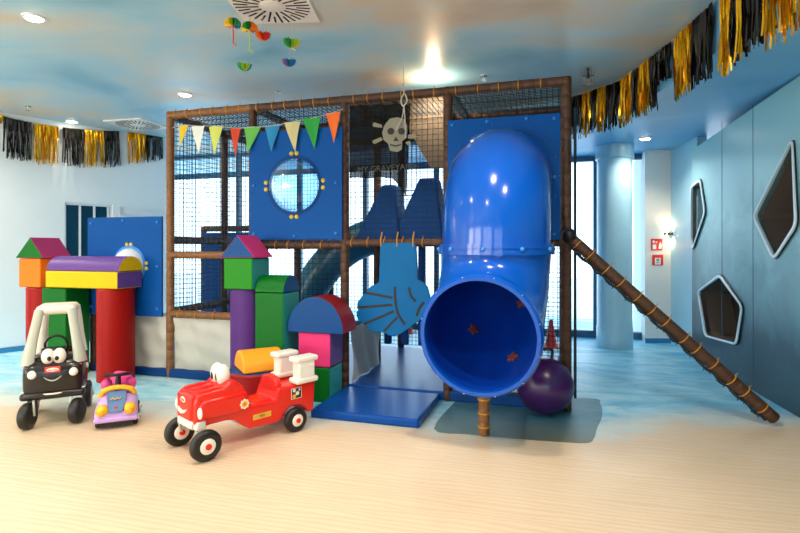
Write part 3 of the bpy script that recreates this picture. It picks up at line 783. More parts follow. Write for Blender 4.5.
blk('soft_column', rcol((-3.92, 3.9), .16, .853, 'v_red'), 'v_red', 'right red column holding up the soft block gate', origin=(-3.92, 3.9, 0), bevel=0)
blk('soft_column', rcol((-4.845, 3.94), .15, .84, 'v_red'), 'v_red', 'left red column under the orange cube of the gate', origin=(-4.845, 3.94, 0), bevel=0)
blk('soft_cuboid', cube(-4.67, -4.375, 3.77, 4.035, 0, .85, 1), ['v_green', 'v_green'], 'upright green block standing behind the black toy car', origin=(-4.52, 3.93, 0))
blk('soft_cube', cube(-5.0, -4.725, 3.8, 4.08, .845, 1.125, 1), ['v_orange', 'v_orange'], 'orange cube on the left column of the gate', origin=(-4.86, 3.94, .845))
f = MB(); f.prism([(-5.03, 3.79, 1.128), (-4.67, 3.79, 1.128), (-4.84, 3.79, 1.33)], (0, .31, 0), mi=0, mi_side=1)
blk('soft_roof_prism', f, ['v_green', 'v_magenta'], 'green and magenta triangular roof on the orange cube', origin=(-4.86, 3.94, 1.128), bevel=.006)
blk('soft_beam', cube(-4.60, -3.757, 3.75, 4.05, .856, 1.01, 1), ['v_yellow', 'v_violet'], 'long yellow bar with a purple end lying across the red columns', origin=(-4.2, 3.9, .856))
blk('soft_half_roll', halfcyl(-4.60, -3.75, 3.76, 4.05, 1.014, .135, 'X'), ['v_violet', 'v_yellow'], 'long purple half roll with a yellow end on top of the gate', origin=(-4.2, 3.9, 1.014), bevel=.006)
# middle group
blk('soft_column', rcol((-2.475, 3.83), .137, .885, 'v_purple'), 'v_purple', 'tall purple column under the house-shaped tower', origin=(-2.475, 3.83, 0), bevel=0)
blk('soft_cube', cube(-2.615, -2.345, 3.70, 3.97, .887, 1.145, 1), ['v_lime', 'v_teal'], 'bright green cube with a teal side on the purple column', origin=(-2.48, 3.83, .887))
f = MB(); f.prism([(-2.645, 3.69, 1.148), (-2.315, 3.69, 1.148), (-2.48, 3.69, 1.335)], (0, .29, 0), mi=0, mi_side=1)
blk('soft_roof_prism', f, ['v_royal', 'v_pink'], 'blue and pink triangular roof on the green cube of the tower', origin=(-2.48, 3.83, 1.148), bevel=.006)
blk('soft_cuboid', cube(-2.335, -2.075, 3.72, 3.99, 0, .865, 1), ['v_green', 'v_teal'], 'tall green block with teal side right of the purple column', origin=(-2.2, 3.85, 0))
blk('soft_half_roll', halfcyl(-2.335, -2.072, 3.72, 3.99, .868, .135, 'X'), ['v_green', 'v_royal'], 'short green half roll with a blue end on the tall green block', origin=(-2.2, 3.85, .868), bevel=.006)
blk('soft_drum', rcol((-2.13, 3.42), .21, .325, None, cap=1), ['v_dkred', 'v_royal'], 'wide low dark red drum with a blue top behind the fire truck', origin=(-2.13, 3.42, 0), bevel=0)
f = halfcyl(-.15, .15, -.16, .16, 0, .145, 'X')
o = f.build('soft_half_roll', ['v_amber', 'v_amber'], None, bevel=.012); o.location = (-2.12, 3.44, .328); o.rotation_euler = (0, 0, .8); tag(o, 'orange-yellow half roll lying on the low red drum', 'soft block', BL)
blk('soft_cube', cube(-1.955, -1.70, 3.78, 4.04, 0, .275, 1), ['v_green', 'v_teal'], 'dark green cube on the floor under the pink cube', origin=(-1.83, 3.91, 0))
blk('soft_cube', cube(-1.975, -1.695, 3.78, 4.04, .278, .55, 1), ['v_pink', 'v_violet'], 'pink cube carrying the blue and red arch', origin=(-1.83, 3.91, .278))
f = halfcyl(-2.066, -1.575, 3.76, 4.04, .553, .285, 'Y', 0, 1, 28)
blk('soft_arch_block', f, ['v_dkred', 'v_royal'], 'large half disc with blue face and dark red curved rim on the pink cube', origin=(-1.83, 3.9, .553), bevel=.006)

# ------------------------------------------------------------------ purple hopper ball
bc = PD(545, 386, 3.86); br = .207
t = thing('hopper_ball', (bc.x, bc.y, 0), 0, 'dark purple hopper ball with handle beside the tube slide', 'ball')
f = MB(); f.ball((0, 0, br), br, 40); f.build('ball_body', 'ball', t, ang=80)
f = MB(); f.tube(catmull([Vector(p) for p in ((-.04, 0, br * 1.93), (-.05, -.01, br * 2.18), (.0, -.01, br * 2.32), (.05, 0, br * 2.28), (.045, 0, br * 1.95))], 5), .011, 10); f.build('ball_handle', 'black_rubber', t)

# red cones behind
for u, v, lb in ((551, 347, 'small red cone standing behind the net right of the tube slide'), (407, 331, 'small red cone seen low behind the hanging blue slats')):
    p = PZ(u, v, 0); 
    if p.y > 7.3: p = O + ray(u, v) * (7.2 / ray(u, v).y); p.z = 0
    t = thing('red_cone', (p.x, p.y, 0), 0, lb, 'cone', 'red cones')
    f = MB(); f.box((0, 0, .008), (.2, .2, .016)); f.build('cone_base', 'red_cone', t, bevel=.004)
    f = MB(); f.lathe((0, 0, .016), (0, 0, .34), [(0, .075), (.324, .018)], 20); f.build('cone_body', 'red_cone', t)

# ------------------------------------------------------------------ fire truck
TR = thing('ride_on_fire_truck', (-1.945, 2.9, 0), math.radians(-117), 'red and cream ride-on fire truck with cartoon eyes on the sand', 'toy truck'); TR.scale = (1.04, 1, 1)
def side_prism(f, prof, hw, mi=0, y0=None):
    f.prism([Vector((x, -hw if y0 is None else y0[0], z)) for x, z in prof], (0, 2 * hw if y0 is None else y0[1] - y0[0], 0), mi)
f = MB()
side_prism(f, [(-.43, .125), (-.445, .335), (-.16, .34), (-.135, .265), (.03, .265), (.055, .335), (.085, .40), (.13, .445), (.17, .45), (.21, .415), (.35, .41), (.375, .39), (.385, .35), (.385, .235), (.36, .215), (.2, .215), (.14, .205), (.08, .15), (.04, .125), (-.15, .115), (-.185, .13), (-.205, .165), (-.24, .19), (-.285, .197), (-.33, .19), (-.365, .165), (-.38, .13)], .125)
body = f.build('truck_body', 't_red', TR, bevel=.02, seg=4, ang=50)
f = MB(); side_prism(f, [(.055, .25), (.36, .255), (.365, .355), (.33, .375), (.07, .38)], .15); f.build('front_fender', 't_red', TR, bevel=.025, seg=4, ang=50)
for y in (-.09, -.0, .09):
    f = MB(); f.tube([(.19, y, .412), (.25, y, .418), (.35, y, .413)], .012, 8, flat=.6); f.build('hood_rib', 't_red', TR)
f = MB(); f.prism([Vector((-.16, .09 * c - .0, .25 + .0)) + Vector((0, 0, 0)) for c in ()] or [Vector((-.2, -.1 + .0, .26)), Vector((-.2, .1, .26)), Vector((-.2, .1, .36)), Vector((-.2, .07, .4)), Vector((-.2, .0, .415)), Vector((-.2, -.07, .4)), Vector((-.2, -.1, .36))], (.05, 0, 0)); f.build('seat_back', 't_red', TR, bevel=.015, seg=3)
f = MB(); f.box((-.06, 0, .262), (.16, .17, .02)); f.build('seat', 't_red', TR, bevel=.008)
# nose face
f = MB(); f.box((.375, 0, .325), (.05, .19, .16)); f.build('nose', 't_red', TR, bevel=.024, seg=4, ang=60)
f = MB(); f.tube([(.403, -.055, .315), (.406, -.03, .30), (.407, 0, .295), (.406, .03, .30), (.403, .055, .315)], [.004, .009, .011, .009, .004], 8); f.build('smile', 't_white', TR)
f = MB(); f.ball((.398, 0, .365), (.007, .032, .018), 16); lg = f.build('logo_badge', 't_white', TR)
f = MB(); f.ball((.402, 0, .365), (.006, .026, .0095), 12); f.build('badge_centre', 'sign_red', lg)
text_mesh('badge_text', 'little tikes', .009, basis((0, 1, 0), (1, 0, 0), (.4085, 0, .365)), 't_white', lg)
for s in (-1, 1):
    f = MB(); f.ball((.368, .15 * s, .305), (.012, .022, .034), 16); f.build('headlight', 't_white', TR)
# bumper
f = MB(); f.box((.35, 0, .225), (.06, .26, .055)); f.box((.378, .0, .225), (.03, .2, .05)); bp_ = f.build('bumper', 't_white', TR, bevel=.012, seg=3)
for y in (-.07, -.03, .01, .05, .09):
    f = MB(); f.box((.392, y, .225), (.012, .02, .03)); f.build('bumper_rib', 't_white', bp_, bevel=.004)
# eyes
f = MB()
for s in (-1, 1): f.ball((.175, .034 * s, .475), (.042, .04, .066), 20)
ey = f.build('eyes', 't_white', TR, ang=70)
for s in (-1, 1):
    f = MB(); f.ball((.211, .028 * s, .468), (.009, .012, .026), 14); f.build('pupil', 't_black', ey)
# wheels
def wheel(par, c, r, w_, hub='t_white', cap='t_red', side=1, name='wheel', ax=(0, 1, 0), thick=.28):
    c = Vector(c); a = Vector(ax).normalized(); f = MB(); h = w_ / 2
    f.lathe(c - a * h, c + a * h, [(0, r * .62), (.0, r * .82), (w_ * .12, r * .95), (w_ * .3, r), (w_ * .7, r), (w_ * .88, r * .95), (w_, r * .82), (w_, r * .62)], 28)
    o = f.build(name, 't_black', par, ang=40)
    if hub:
        for s in (-1, 1):
            f = MB(); e = c + a * (h + .001) * s; f.lathe(e - a * .004 * s, e + a * .006 * s, [(0, r * .5), (.006, r * .5), (.01, r * .42)], 20); ho = f.build('hub', hub, o)
            f = MB(); e2 = e + a * .006 * s; f.lathe(e2, e2 + a * .01 * s, [(0, r * .2), (.007, r * .19), (.01, r * .1)], 14); f.build('hub_cap', cap, o)
    return o
for s in (-1, 1):
    wheel(TR, (.285, .172 * s, .09), .09, .055); wheel(TR, (-.285, .145 * s, .08), .08, .05)
    f = MB(); f.tube([(.30, .10 * s, .215), (.315, .115 * s, .17), (.30, .125 * s, .12), (.285, .14 * s, .09)], .008, 8); f.build('fork', 'c_grey', TR)
f = MB(); f.cyl((-.285, -.13, .08), (-.285, .13, .08), .008, n=8); f.build('axle', 'metal', TR)
# white hose reels
for s in (-1, 1):
    c = Vector((-.355, .115 * s, .01)); f = MB()
    f.box(c + Vector((0, 0, .42)), (.13, .085, .14)); f.box(c + Vector((0, 0, .495)), (.175, .105, .038)); f.box(c + Vector((0, 0, .352)), (.175, .105, .038))
    rl = f.build('hose_reel', 't_white', TR, bevel=.015, seg=4, ang=50)
    f = MB()
    for dx in (-.03, .0, .03): f.tube([c + Vector((dx - .012, .04 * s, .455)), c + Vector((dx, .04 * s, .44)), c + Vector((dx + .012, .04 * s, .455))], .006, 6)
    f.build('hose_loop', 't_white', rl)
# stickers on the left side (y+)
for s in (1, -1):
    y = .1265 * s; y_keep = y
    def disc(cx_, cz_, r, dy, m, nm, n=20, star=0, par=TR):
        f = MB(); f.prism([Vector((cx_ + (r + star * math.cos(8 * 2 * PI * k / n)) * math.cos(2 * PI * k / n), y + dy * s, cz_ + (r + star * math.cos(8 * 2 * PI * k / n)) * math.sin(2 * PI * k / n))) for k in range(n)], (0, .0008 * s, 0)); return f.build(nm, m, par)
    y = .1505 * s
    b_ = disc(.095, .30, .029, .0005, 't_white', 'round_sticker', 48, .003); disc(.095, .30, .019, .0018, 't_yellow', 'sticker_flower', 32, .003, b_); disc(.095, .30, .009, .003, 'v_orange', 'sticker_centre', 16, 0, b_)
    y = y_keep
    f = MB(); f.bx(-.10, .025, y, y + .001 * s, .175, .208); pl_ = f.build('name_sticker', 't_yellow', TR)
    f = MB(); f.bx(-.092, .017, y + .001 * s, y + .0016 * s, .181, .202); f.build('sticker_field', 'gold_txt', pl_)
    text_mesh('sticker_text', 'FIRE', .02, basis((-1 * s, 0, 0), (0, s, 0), (-.0375, y + .0022 * s, .1915)), 'v_dkred', pl_)
    f = MB(); f.bx(-.33, -.25, y, y + .001 * s, .245, .318); sq = f.build('gauge_sticker', 't_white', TR)
    f = MB(); f.bx(-.326, -.254, y + .001 * s, y + .0018 * s, .249, .314); f.build('gauge_field', 't_black', sq)
    for gx, gz, gr, gm in ((-.272, .302, .012, 't_white'), (-.272, .264, .014, 't_yellow'), (-.296, .28, .014, 't_white'), (-.312, .302, .008, 't_white')): disc(gx, gz, gr, .002, gm, 'gauge_dial', 14, 0, sq)

for ch in TR.children:
    k_ = ch.name.split('.')[0]
    if k_ == 'wheel' or k_ == 'axle':
        co = sum((v.co.x for v in ch.data.vertices)) / len(ch.data.vertices)
        if co < 0: ch.location.x -= .045
    elif k_ != 'fork': ch.location += Vector((-.06, 0, -.032))
# ------------------------------------------------------------------ black toy car
CR = thing('ride_on_car', (-3.475, 2.93, 0), math.radians(-47), 'black ride-on toy car with cream roof and big cartoon eyes', 'toy car'); CR.scale = (.94, .93, 1)
# body hull: loft of rounded sections
f = MB()
secs = [(-.30, .16, .20, .40), (-.27, .185, .17, .45), (-.1, .20, .165, .46), (.08, .205, .165, .47), (.17, .20, .17, .46), (.22, .19, .18, .43), (.25, .165, .20, .39)]
rings = []
for x, hw, z0, z1 in secs:
    ring = []
    for k in range(24):
        t = 2 * PI * k / 24; cx_, sz = math.cos(t), math.sin(t); p = .38
        ring.append(f.bm.verts.new((x, hw * math.copysign(abs(cx_) ** p, cx_), (z0 + z1) / 2 + (z1 - z0) / 2 * math.copysign(abs(sz) ** p, sz))))
    rings.append(ring)
for i in range(len(rings) - 1):
    for k in range(24): f.bm.faces.new((rings[i][k], rings[i][(k + 1) % 24], rings[i + 1][(k + 1) % 24], rings[i + 1][k]))
f.bm.faces.new(rings[0]); f.bm.faces.new(rings[-1][::-1])
f.build('car_body', 'c_black', CR, subd=1, ang=80)
f = MB(); f.box((.215, 0, .215), (.10, .41, .05)); f.build('front_bumper', 'c_black', CR, bevel=.022, seg=4)
f = MB(); f.tube([(.262 - .25 * (y / .21) ** 2 * .25, y, .225 + .05 * (y / .21) ** 2 * .4) for y in [-.2 + .04 * k for k in range(11)]], .006, 8); f.build('bumper_strip', 'c_cream', CR)
f = MB(); f.tube([(.256, y, .315 + .028 * (y / .055) ** 2) for y in [-.055 + .011 * k for k in range(11)]], [.002 + .003 * math.sin(PI * k / 10) for k in range(11)], 8); f.build('smile', 'c_grey', CR)
for s in (-1, 1):
    f = MB(); f.ball((.225, .128 * s, .36), (.03, .034, .034), 18); f.build('headlight', 't_white', CR)
f = MB(); f.box((.252, 0, .39), (.012, .10, .042)); lg = f.build('logo_badge', 'sign_red', CR, bevel=.018 if False else .005, seg=3)
f = MB(); f.ball((.258, 0, .39), (.003, .04, .013), 16); f.build('badge_centre', 't_white', lg)
text_mesh('badge_text', 'little tikes', .014, basis((0, 1, 0), (1, 0, 0), (.2615, 0, .39)), 'sign_red', lg)
f = MB()
for s in (-1, 1): f.ball((.2, .036 * s, .474), (.038, .044, .055), 22)
ey = f.build('eyes', 't_white', CR, ang=70)
for s in (-1, 1): f = MB(); f.ball((.237, .024 * s, .464), (.007, .014, .016), 16); f.build('pupil', 't_black', ey)
f = MB(); f.ball((.09, 0, .45), (.12, .18, .035), 20); f.build('dashboard', 'c_black', CR)
f = MB(); pts = [(.06 + .02 * math.sin(t), .075 * math.cos(t), .53 + .07 * math.sin(t)) for t in [2 * PI * k / 20 for k in range(21)]]; f.tube(pts, .009, 8); f.build('steering_wheel', 'c_black', CR)
f = MB(); f.box((-.2, 0, .44), (.05, .28, .08)); f.build('seat_back', 'c_black', CR, bevel=.02)
# roof
f = MB(); f.box((-.04, 0, .785), (.30, .262, .065)); f.build('roof', 'c_cream', CR, bevel=.03, seg=4, ang=60)
for s in (-1, 1):
    f = MB(); f.tube([(.09, .105 * s, .785), (.12, .12 * s, .70), (.15, .142 * s, .58), (.17, .162 * s, .47), (.17, .166 * s, .42)], [.034, .034, .036, .044, .05], 12, flat=.8); f.build('front_pillar', 'c_grey', CR)
    f = MB(); f.tube([(-.17, .105 * s, .79), (-.19, .115 * s, .70), (-.21, .125 * s, .58), (-.22, .14 * s, .43)], [.032, .034, .036, .045], 12, flat=.8); f.build('rear_pillar', 'c_cream', CR)
for s in (-1, 1):
    # swivelling front wheels with grey forks
    wheel(CR, (.245, .155 * s, .088), .088, .07, None, ax=(.35, 1, 0))
    f = MB(); f.tube([(.235, .12 * s, .2), (.262, .115 * s, .17), (.268, .112 * s, .12), (.25, .113 * s, .088)], .008, 8); f.build('fork', 'c_grey', CR)
    wheel(CR, (-.2, .185 * s, .1), .1, .06, 'c_grey', 'c_grey')
f = MB(); f.cyl((-.2, -.17, .1), (-.2, .17, .1), .01, n=8); f.build('axle', 'metal', CR)
f = MB(); f.ball((.08, .205, .37), (.02, .012, .02), 10); f.build('door_latch', 't_white', CR)
for s in (-1, 1):
    f = MB(); f.ball((.19, .165 * s, .405), (.03, .02, .012), 10); f.build('indicator', 'sign_red', CR)

# ------------------------------------------------------------------ lilac ride-on
LR = thing('ride_on_car', (-2.975, 2.985, 0), math.radians(-50), 'small lilac ride-on car with yellow windscreen and black steering wheel', 'toy car')
f = MB()
secs = [(-.24, .09, .06, .17), (-.20, .115, .05, .20), (-.05, .12, .05, .185), (.02, .125, .05, .225), (.10, .13, .05, .215), (.17, .135, .05, .18), (.20, .13, .055, .13), (.215, .115, .06, .10)]
rings = []
for x, hw, z0, z1 in secs:
    ring = []
    for k in range(24):
        t = 2 * PI * k / 24; cx_, sz = math.cos(t), math.sin(t); p = .5
        tp = 1 - .22 * max(0, sz)
        ring.append(f.bm.verts.new((x, tp * hw * math.copysign(abs(cx_) ** p, cx_), (z0 + z1) / 2 + (z1 - z0) / 2 * math.copysign(abs(sz) ** p, sz))))
    rings.append(ring)
for i in range(len(rings) - 1):
    for k in range(24): f.bm.faces.new((rings[i][k], rings[i][(k + 1) % 24], rings[i + 1][(k + 1) % 24], rings[i + 1][k]))
f.bm.faces.new(rings[0]); f.bm.faces.new(rings[-1][::-1])
f.build('car_body', 'lilac', LR, subd=1, ang=80)
f = MB(); f.box((.2, 0, .07), (.04, .27, .035)); f.build('front_bumper', 'lilac', LR, bevel=.015, seg=4)
sl_ = Vector((.075, 0, -.09)).normalized(); 
f = MB(); gp = [(.085, -.055), (.085, .055), (.15, .06), (.212, .042), (.212, -.042), (.15, -.06)]
gz = {.085: .232, .15: .208, .212: .118}
f.prism([Vector((x, y, gz[x])) for x, y in gp][0:6], (.012, 0, .004)); gr = f.build('grille_panel', 'grille_blue', LR, bevel=.004)
f = MB(); f.tube([(.17, -.035, .196), (.165, -.02, .204), (.17, -.01, .195), (.165, .005, .205), (.17, .015, .196), (.165, .03, .204)], .0045, 6); f.build('gold_lettering', 'gold_txt', gr)
f = MB(); f.ball((.205, 0, .15), (.006, .01, .01), 10); f.build('badge', 'sign_red', gr)
for s in (-1, 1):
    f = MB(); f.ball((.185, .083 * s, .13), (.045, .04, .042), 18); hl = f.build('headlight', 't_yellow', LR)
    f = MB(); f.ball((.218, .086 * s, .122), (.02, .022, .024), 14); f.build('lens', 'v_amber', hl)
    wheel(LR, (.12, .115 * s, .045), .045, .03, 't_white', 'metal'); wheel(LR, (-.15, .11 * s, .045), .045, .03, 't_white', 'metal')
    f = MB(); f.ball((.0, .075 * s, .26), (.02, .038, .045), 16); f.build('side_mirror', 'hot_pink', LR)
f = MB(); f.tube([(.07, -.105, .20), (.085, -.085, .24), (.09, -.04, .255), (.09, 0, .258), (.09, .04, .255), (.085, .085, .24), (.07, .105, .20)], .018, 10); f.build('windscreen', 't_yellow', LR)
f = MB(); f.ball((-.03, 0, .2), (.10, .06, .05), 16); f.ball((-.19, 0, .24), (.03, .08, .07), 16); f.build('seat', 'hot_pink', LR)
f = MB(); f.bx(-.2, .19, -.10, .10, .022, .055); f.build('chassis', 't_black', LR)
f = MB(); f.lathe((.055, 0, .22), (.035, 0, .325), [(0, .03), (.05, .02), (.107, .016)], 14); sc = f.build('steering_column', 'black_rubber', LR)
f = MB(); f.lathe((.032, 0, .322), (.028, 0, .345), [(0, .05), (.004, .092), (.014, .096), (.022, .085), (.022, .05)], 24); f.build('steering_wheel', 'black_rubber', LR)
f = MB(); f.ball((.028, 0, .347), (.03, .03, .01), 12); f.build('horn_button', 'hot_pink', LR)

# ------------------------------------------------------------------ pennants
PN = thing('pennant_string', tuple(PY(172, 126, Y0 - .09)), 0, 'string of coloured triangular pennants across the upper left of the play frame', 'bunting')
px = [(183, 10, 125, 148, 'gold', -3), (198.5, 13, 126, 154, 'cream', 0), (215, 14, 126, 155, 'lemon', 0), (235.5, 10, 128, 157, 'red', 0), (252, 17, 127, 153, 'lgreen', -4), (271.5, 15, 126, 152, 'blue', 0), (292, 16, 122, 152, 'sand', 3), (312, 18, 118, 149, 'green', 2), (333, 15, 112.5, 143, 'orange', 1)]
yp = Y0 - .085
sp_ = [PY(172, 128, yp)] + [PY(u, v0, yp) for u, _, v0, _, _, _ in px] + [PY(343, 109, yp)]
f = MB(); f.tube(catmull(sp_, 4), .003, 6); f.build('string', 'rope', PN, world=True)
for u, w_, v0, v1, c, dx in px:
    a = PY(u - w_ / 2, v0 + .6, yp); b = PY(u + w_ / 2, v0 - .6, yp); c_ = PY(u + dx, v1, yp - .015); f = MB()
    n = 8; rows = []
    for j in range(n + 1):
        t = j / n; L_ = a.lerp(c_, t); R_ = b.lerp(c_, t); wv_ = .006 * math.sin(t * 4 + u)
        rows.append([f.bm.verts.new(L_.lerp(R_, q / 4) + Vector((0, wv_ + .008 * math.sin(q * 1.5 + u) * (1 - t), 0))) for q in range(5)] )
    for j in range(n):
        for q in range(4): f.bm.faces.new((rows[j][q], rows[j][q + 1], rows[j + 1][q + 1], rows[j + 1][q]))
    f.build('pennant', 'p_' + c, PN, world=True, recalc=False)

# ------------------------------------------------------------------ pirate flag
yf = Y0 - .075
FG = thing('pirate_flag', tuple(PY(350, 105, yf)), 0, 'sheer black pirate flag with skull and crossbones tied to the top beam', 'flag')
f = MB(); nx, nz = 26, 20; g = []
tl, tr = PY(350, 106, yf), PY(411, 104, yf); bl_, br_ = PY(350, 178, yf), PY(398, 178, yf)
for i in range(nx + 1):
    u_ = i / nx; col = []
    for j in range(nz + 1):
        v_ = j / nz
        top = tl.lerp(tr, u_); bot = bl_.lerp(PY(410, 178, yf), u_)
        if u_ > .72: bot = bot.lerp(PY(404 + (u_ - .72) * 10, 196, yf), min(1, (u_ - .72) / .14))
        p = top.lerp(bot, v_); p = p + Vector((0, .012 * math.sin(u_ * 22) * (1 - .3 * v_) - .01, .004 * math.sin(u_ * 15) * v_)); col.append(f.bm.verts.new(p))
    g.append(col)
for i in range(nx):
    for j in range(nz): f.bm.faces.new((g[i][j], g[i + 1][j], g[i + 1][j + 1], g[i][j + 1]))
f.build('flag_cloth', 'flagcloth', FG, world=True, recalc=False)
def FP(x, y, dy=-.03): return PY(340 + x / 4.1, 80 + y / 4.1, yf + dy)
def shape(px_, m, nm, dy=-.028, par=FG):
    f = MB(); f.prism([FP(x, y, dy) for x, y in px_], (0, .003, 0)); return f.build(nm, m, par, world=True)
sk = shape([(190, 175), (205, 158), (235, 152), (262, 160), (275, 185), (276, 215), (268, 240), (255, 250), (253, 285), (235, 295), (205, 290), (198, 262), (178, 245), (173, 215), (180, 190)], 'flag_print', 'skull_print')
for ex in (208, 252): shape([(ex + 14 * math.cos(k * PI / 6), 210 + 14 * math.sin(k * PI / 6)) for k in range(12)], 'black_line', 'eye_socket', -.033, sk)
shape([(229, 232), (240, 250), (218, 250)], 'black_line', 'nose_hole', -.033, sk)
shape([(205, 262), (228, 268), (250, 262), (250, 267), (228, 274), (205, 268)], 'black_line', 'mouth_line', -.033, sk)
for a in ([(135, 178), (142, 174), (172, 184), (172, 196), (142, 192), (134, 190)], [(134, 248), (168, 234), (174, 246), (142, 262), (134, 258)], [(278, 225), (300, 222), (318, 232), (300, 240), (278, 240)], [(268, 255), (285, 250), (292, 262), (278, 268)]):
    shape(a, 'flag_print', 'bone_print')
tp = FP(190, 362); text_mesh('flag_lettering', 'MY GRAVEYARD', .068, basis((1, 0, .02), (0, -1, 0), tp - Vector(PN.location) * 0 - Vector(FG.location)), 'flag_dim', FG)
# rope loop
RP = [PY(403, 84, yf), PY(404, 92, yf - .01), PY(401, 100, yf - .03), PY(403, 106, yf - .05), PY(407, 101, yf - .05), PY(405, 94, yf - .05)]
f = MB(); f.tube(catmull(RP, 5), .006, 8); f.tube(catmull([PY(404, 105, yf - .05), PY(402, 118, yf - .05), PY(396, 130, yf - .05)], 4), .005, 8); f.tube(catmull([PY(404, 105, yf - .05), PY(405, 120, yf - .05), PY(406, 138, yf - .05)], 4), .005, 8)
f.cyl(PY(403, 62, yf + .1) , PY(404, 92, yf - .02), .003, n=6)
one(f, 'hanging_rope', 'rope', 'pale looped rope hanging from the ceiling over the pirate flag', 'rope', origin=tuple(PY(404, 92, yf)))

# ------------------------------------------------------------------ foil tassel garlands
def tassel(parent, pts, length, m, seed, dens=.0075, spread=.012, name='tassel'):
    """pts: points along the garland line for this block"""
    rnd = random.Random(seed); f = MB(); P = [Vector(p) for p in pts]
    L = sum((P[i + 1] - P[i]).length for i in range(len(P) - 1)); n = max(4, int(L / dens))
    for k in range(n):
        t = (k + rnd.random() * .8) / n * (len(P) - 1); i = min(int(t), len(P) - 2); p = P[i].lerp(P[i + 1], t - i)
        d = (P[i + 1] - P[i]).normalized(); nrm = Vector((-d.y, d.x, 0)); ln_ = length * rnd.uniform(.82, 1.04); w_ = rnd.uniform(.004, .008)
        ph = rnd.uniform(0, 6); sw = rnd.uniform(-spread, spread) * 1.6; out = rnd.uniform(-spread, spread) * 1.5; prev = None
        for j in range(7):
            q = j / 6; c = p + Vector((0, 0, -ln_ * q)) + d * (sw * q + .004 * math.sin(ph + q * 5)) + nrm * (out * q + .006 * math.sin(ph * 2 + q * 7))
            an = ph + q * rnd.uniform(.2, 1.2); wv = (d * math.cos(an * .5) + nrm * math.sin(an * .5)) * w_
            cur = (f.bm.verts.new(c - wv), f.bm.verts.new(c + wv))
            if prev: f.bm.faces.new((prev[0], prev[1], cur[1], cur[0]))
            prev = cur
    # folded header
    for i in range(len(P) - 1): f.quad(P[i], P[i + 1], P[i + 1] - Vector((0, 0, length * .3)), P[i] - Vector((0, 0, length * .3)))
    return f.build(name, m, parent, world=True, recalc=False, ang=180)
def LG(u, v): return LP(u, v) + ln * .05
GL = thing('foil_tassel_garland', tuple(LG(80, 128)), 0, 'gold and black foil tassel garland hanging along the left white wall', 'garland')
f = MB(); f.tube(catmull([LG(-12, 110), LG(0, 116), LG(32, 123.5), LG(60, 127.5), LG(84, 130), LG(118, 131.5), LG(128, 130), LG(165, 127)], 4), .004, 6); f.build('string', 'rope', GL, world=True)
for k, (u0, u1, v0, v1, ve, m) in enumerate([(-12, 1.5, 110, 116, 122, 'gold_foil'), (2.5, 30.5, 117, 123, 160, 'black_foil'), (33, 57, 124, 127, 164.5, 'gold_foil'), (61.5, 83, 128, 130, 166.5, 'black_foil'), (83.5, 102, 130.5, 131.5, 167, 'gold_foil'), (102.5, 118, 131, 131.5, 166.5, 'black_foil'), (126, 145, 130.5, 128.5, 163, 'gold_foil'), (144, 161, 129, 127.5, 161, 'black_foil')]):
    a, b = LG(u0, v0), LG(u1, v1); e = LG((u0 + u1) / 2, ve); tassel(GL, [a, a.lerp(b, .33), a.lerp(b, .66), b], (a.z + b.z) / 2 - e.z, m, 100 + k, dens=.006)
GR = thing('foil_tassel_garland', tuple(edge[5]), 0, 'gold and black foil tassel garland along the curved ceiling edge on the right', 'garland')
gline = [p.copy() for p in edge_s]
# offset the line a little into the room and densify
def goff(i):
    a = gline[max(i - 1, 0)]; b = gline[min(i + 1, len(gline) - 1)]; d = (b - a).normalized(); n = Vector((-d.y, d.x, 0)); 
    if n.dot(Vector((-3, 2, 0)) - gline[i]) < 0: n = -n
    return gline[i] + n * .035 - Vector((0, 0, .015))
gl2 = [goff(i) for i in range(len(gline))]
def proj(p):
    q = p - O; d = -q.x * sa + q.y * ca
    return (400 + F * (q.x * ca + q.y * sa) / d, d) if d > .2 else (9999, d)
dense = []
for i in range(len(gl2) - 1):
    for k in range(8): dense.append(gl2[i].lerp(gl2[i + 1], k / 8))
segs = [(560, 576, 'black_foil', .46), (576, 582, 'black_foil', .44), (582, 591, 'gold_foil', .44), (591, 597, 'black_foil', .42), (597, 606, 'gold_foil', .43), (606, 620, 'black_foil', .44), (620, 632, 'gold_foil', .44), (632, 638, 'black_foil', .42), (638, 650, 'gold_foil', .45), (650, 657, 'black_foil', .45), (657, 671, 'black_foil', .27), (674, 692, 'gold_foil', .47), (692, 713, 'black_foil', .46), (720, 731, 'gold_foil', .52), (731, 738, 'black_foil', .5), (738, 743, 'gold_foil', .5), (743, 762, 'black_foil', .5), (763, 779, 'gold_foil', .56), (781, 796, 'gold_foil', .6), (798, 830, 'gold_foil', .62)]
first_i = next(i for i, p in enumerate(dense) if p.y < 6.2 and p.x > -1.2)
sub = [p for p in dense[first_i:] if proj(p)[1] > 1.5]
f = MB(); f.tube(sub[::3], .004, 6); f.build('string', 'rope', GR, world=True)
for k, (u0, u1, m, ln_) in enumerate(segs):
    q = [p for p in sub if u0 <= proj(p)[0] <= u1]
    if len(q) < 2: 
        c_ = min(sub, key=lambda p: abs(proj(p)[0] - (u0 + u1) / 2)); i = sub.index(c_); q = sub[max(0, i - 1):i + 2]
    tassel(GR, q, ln_, m, 200 + k, dens=.006 if u0 < 640 else .005, spread=.01)

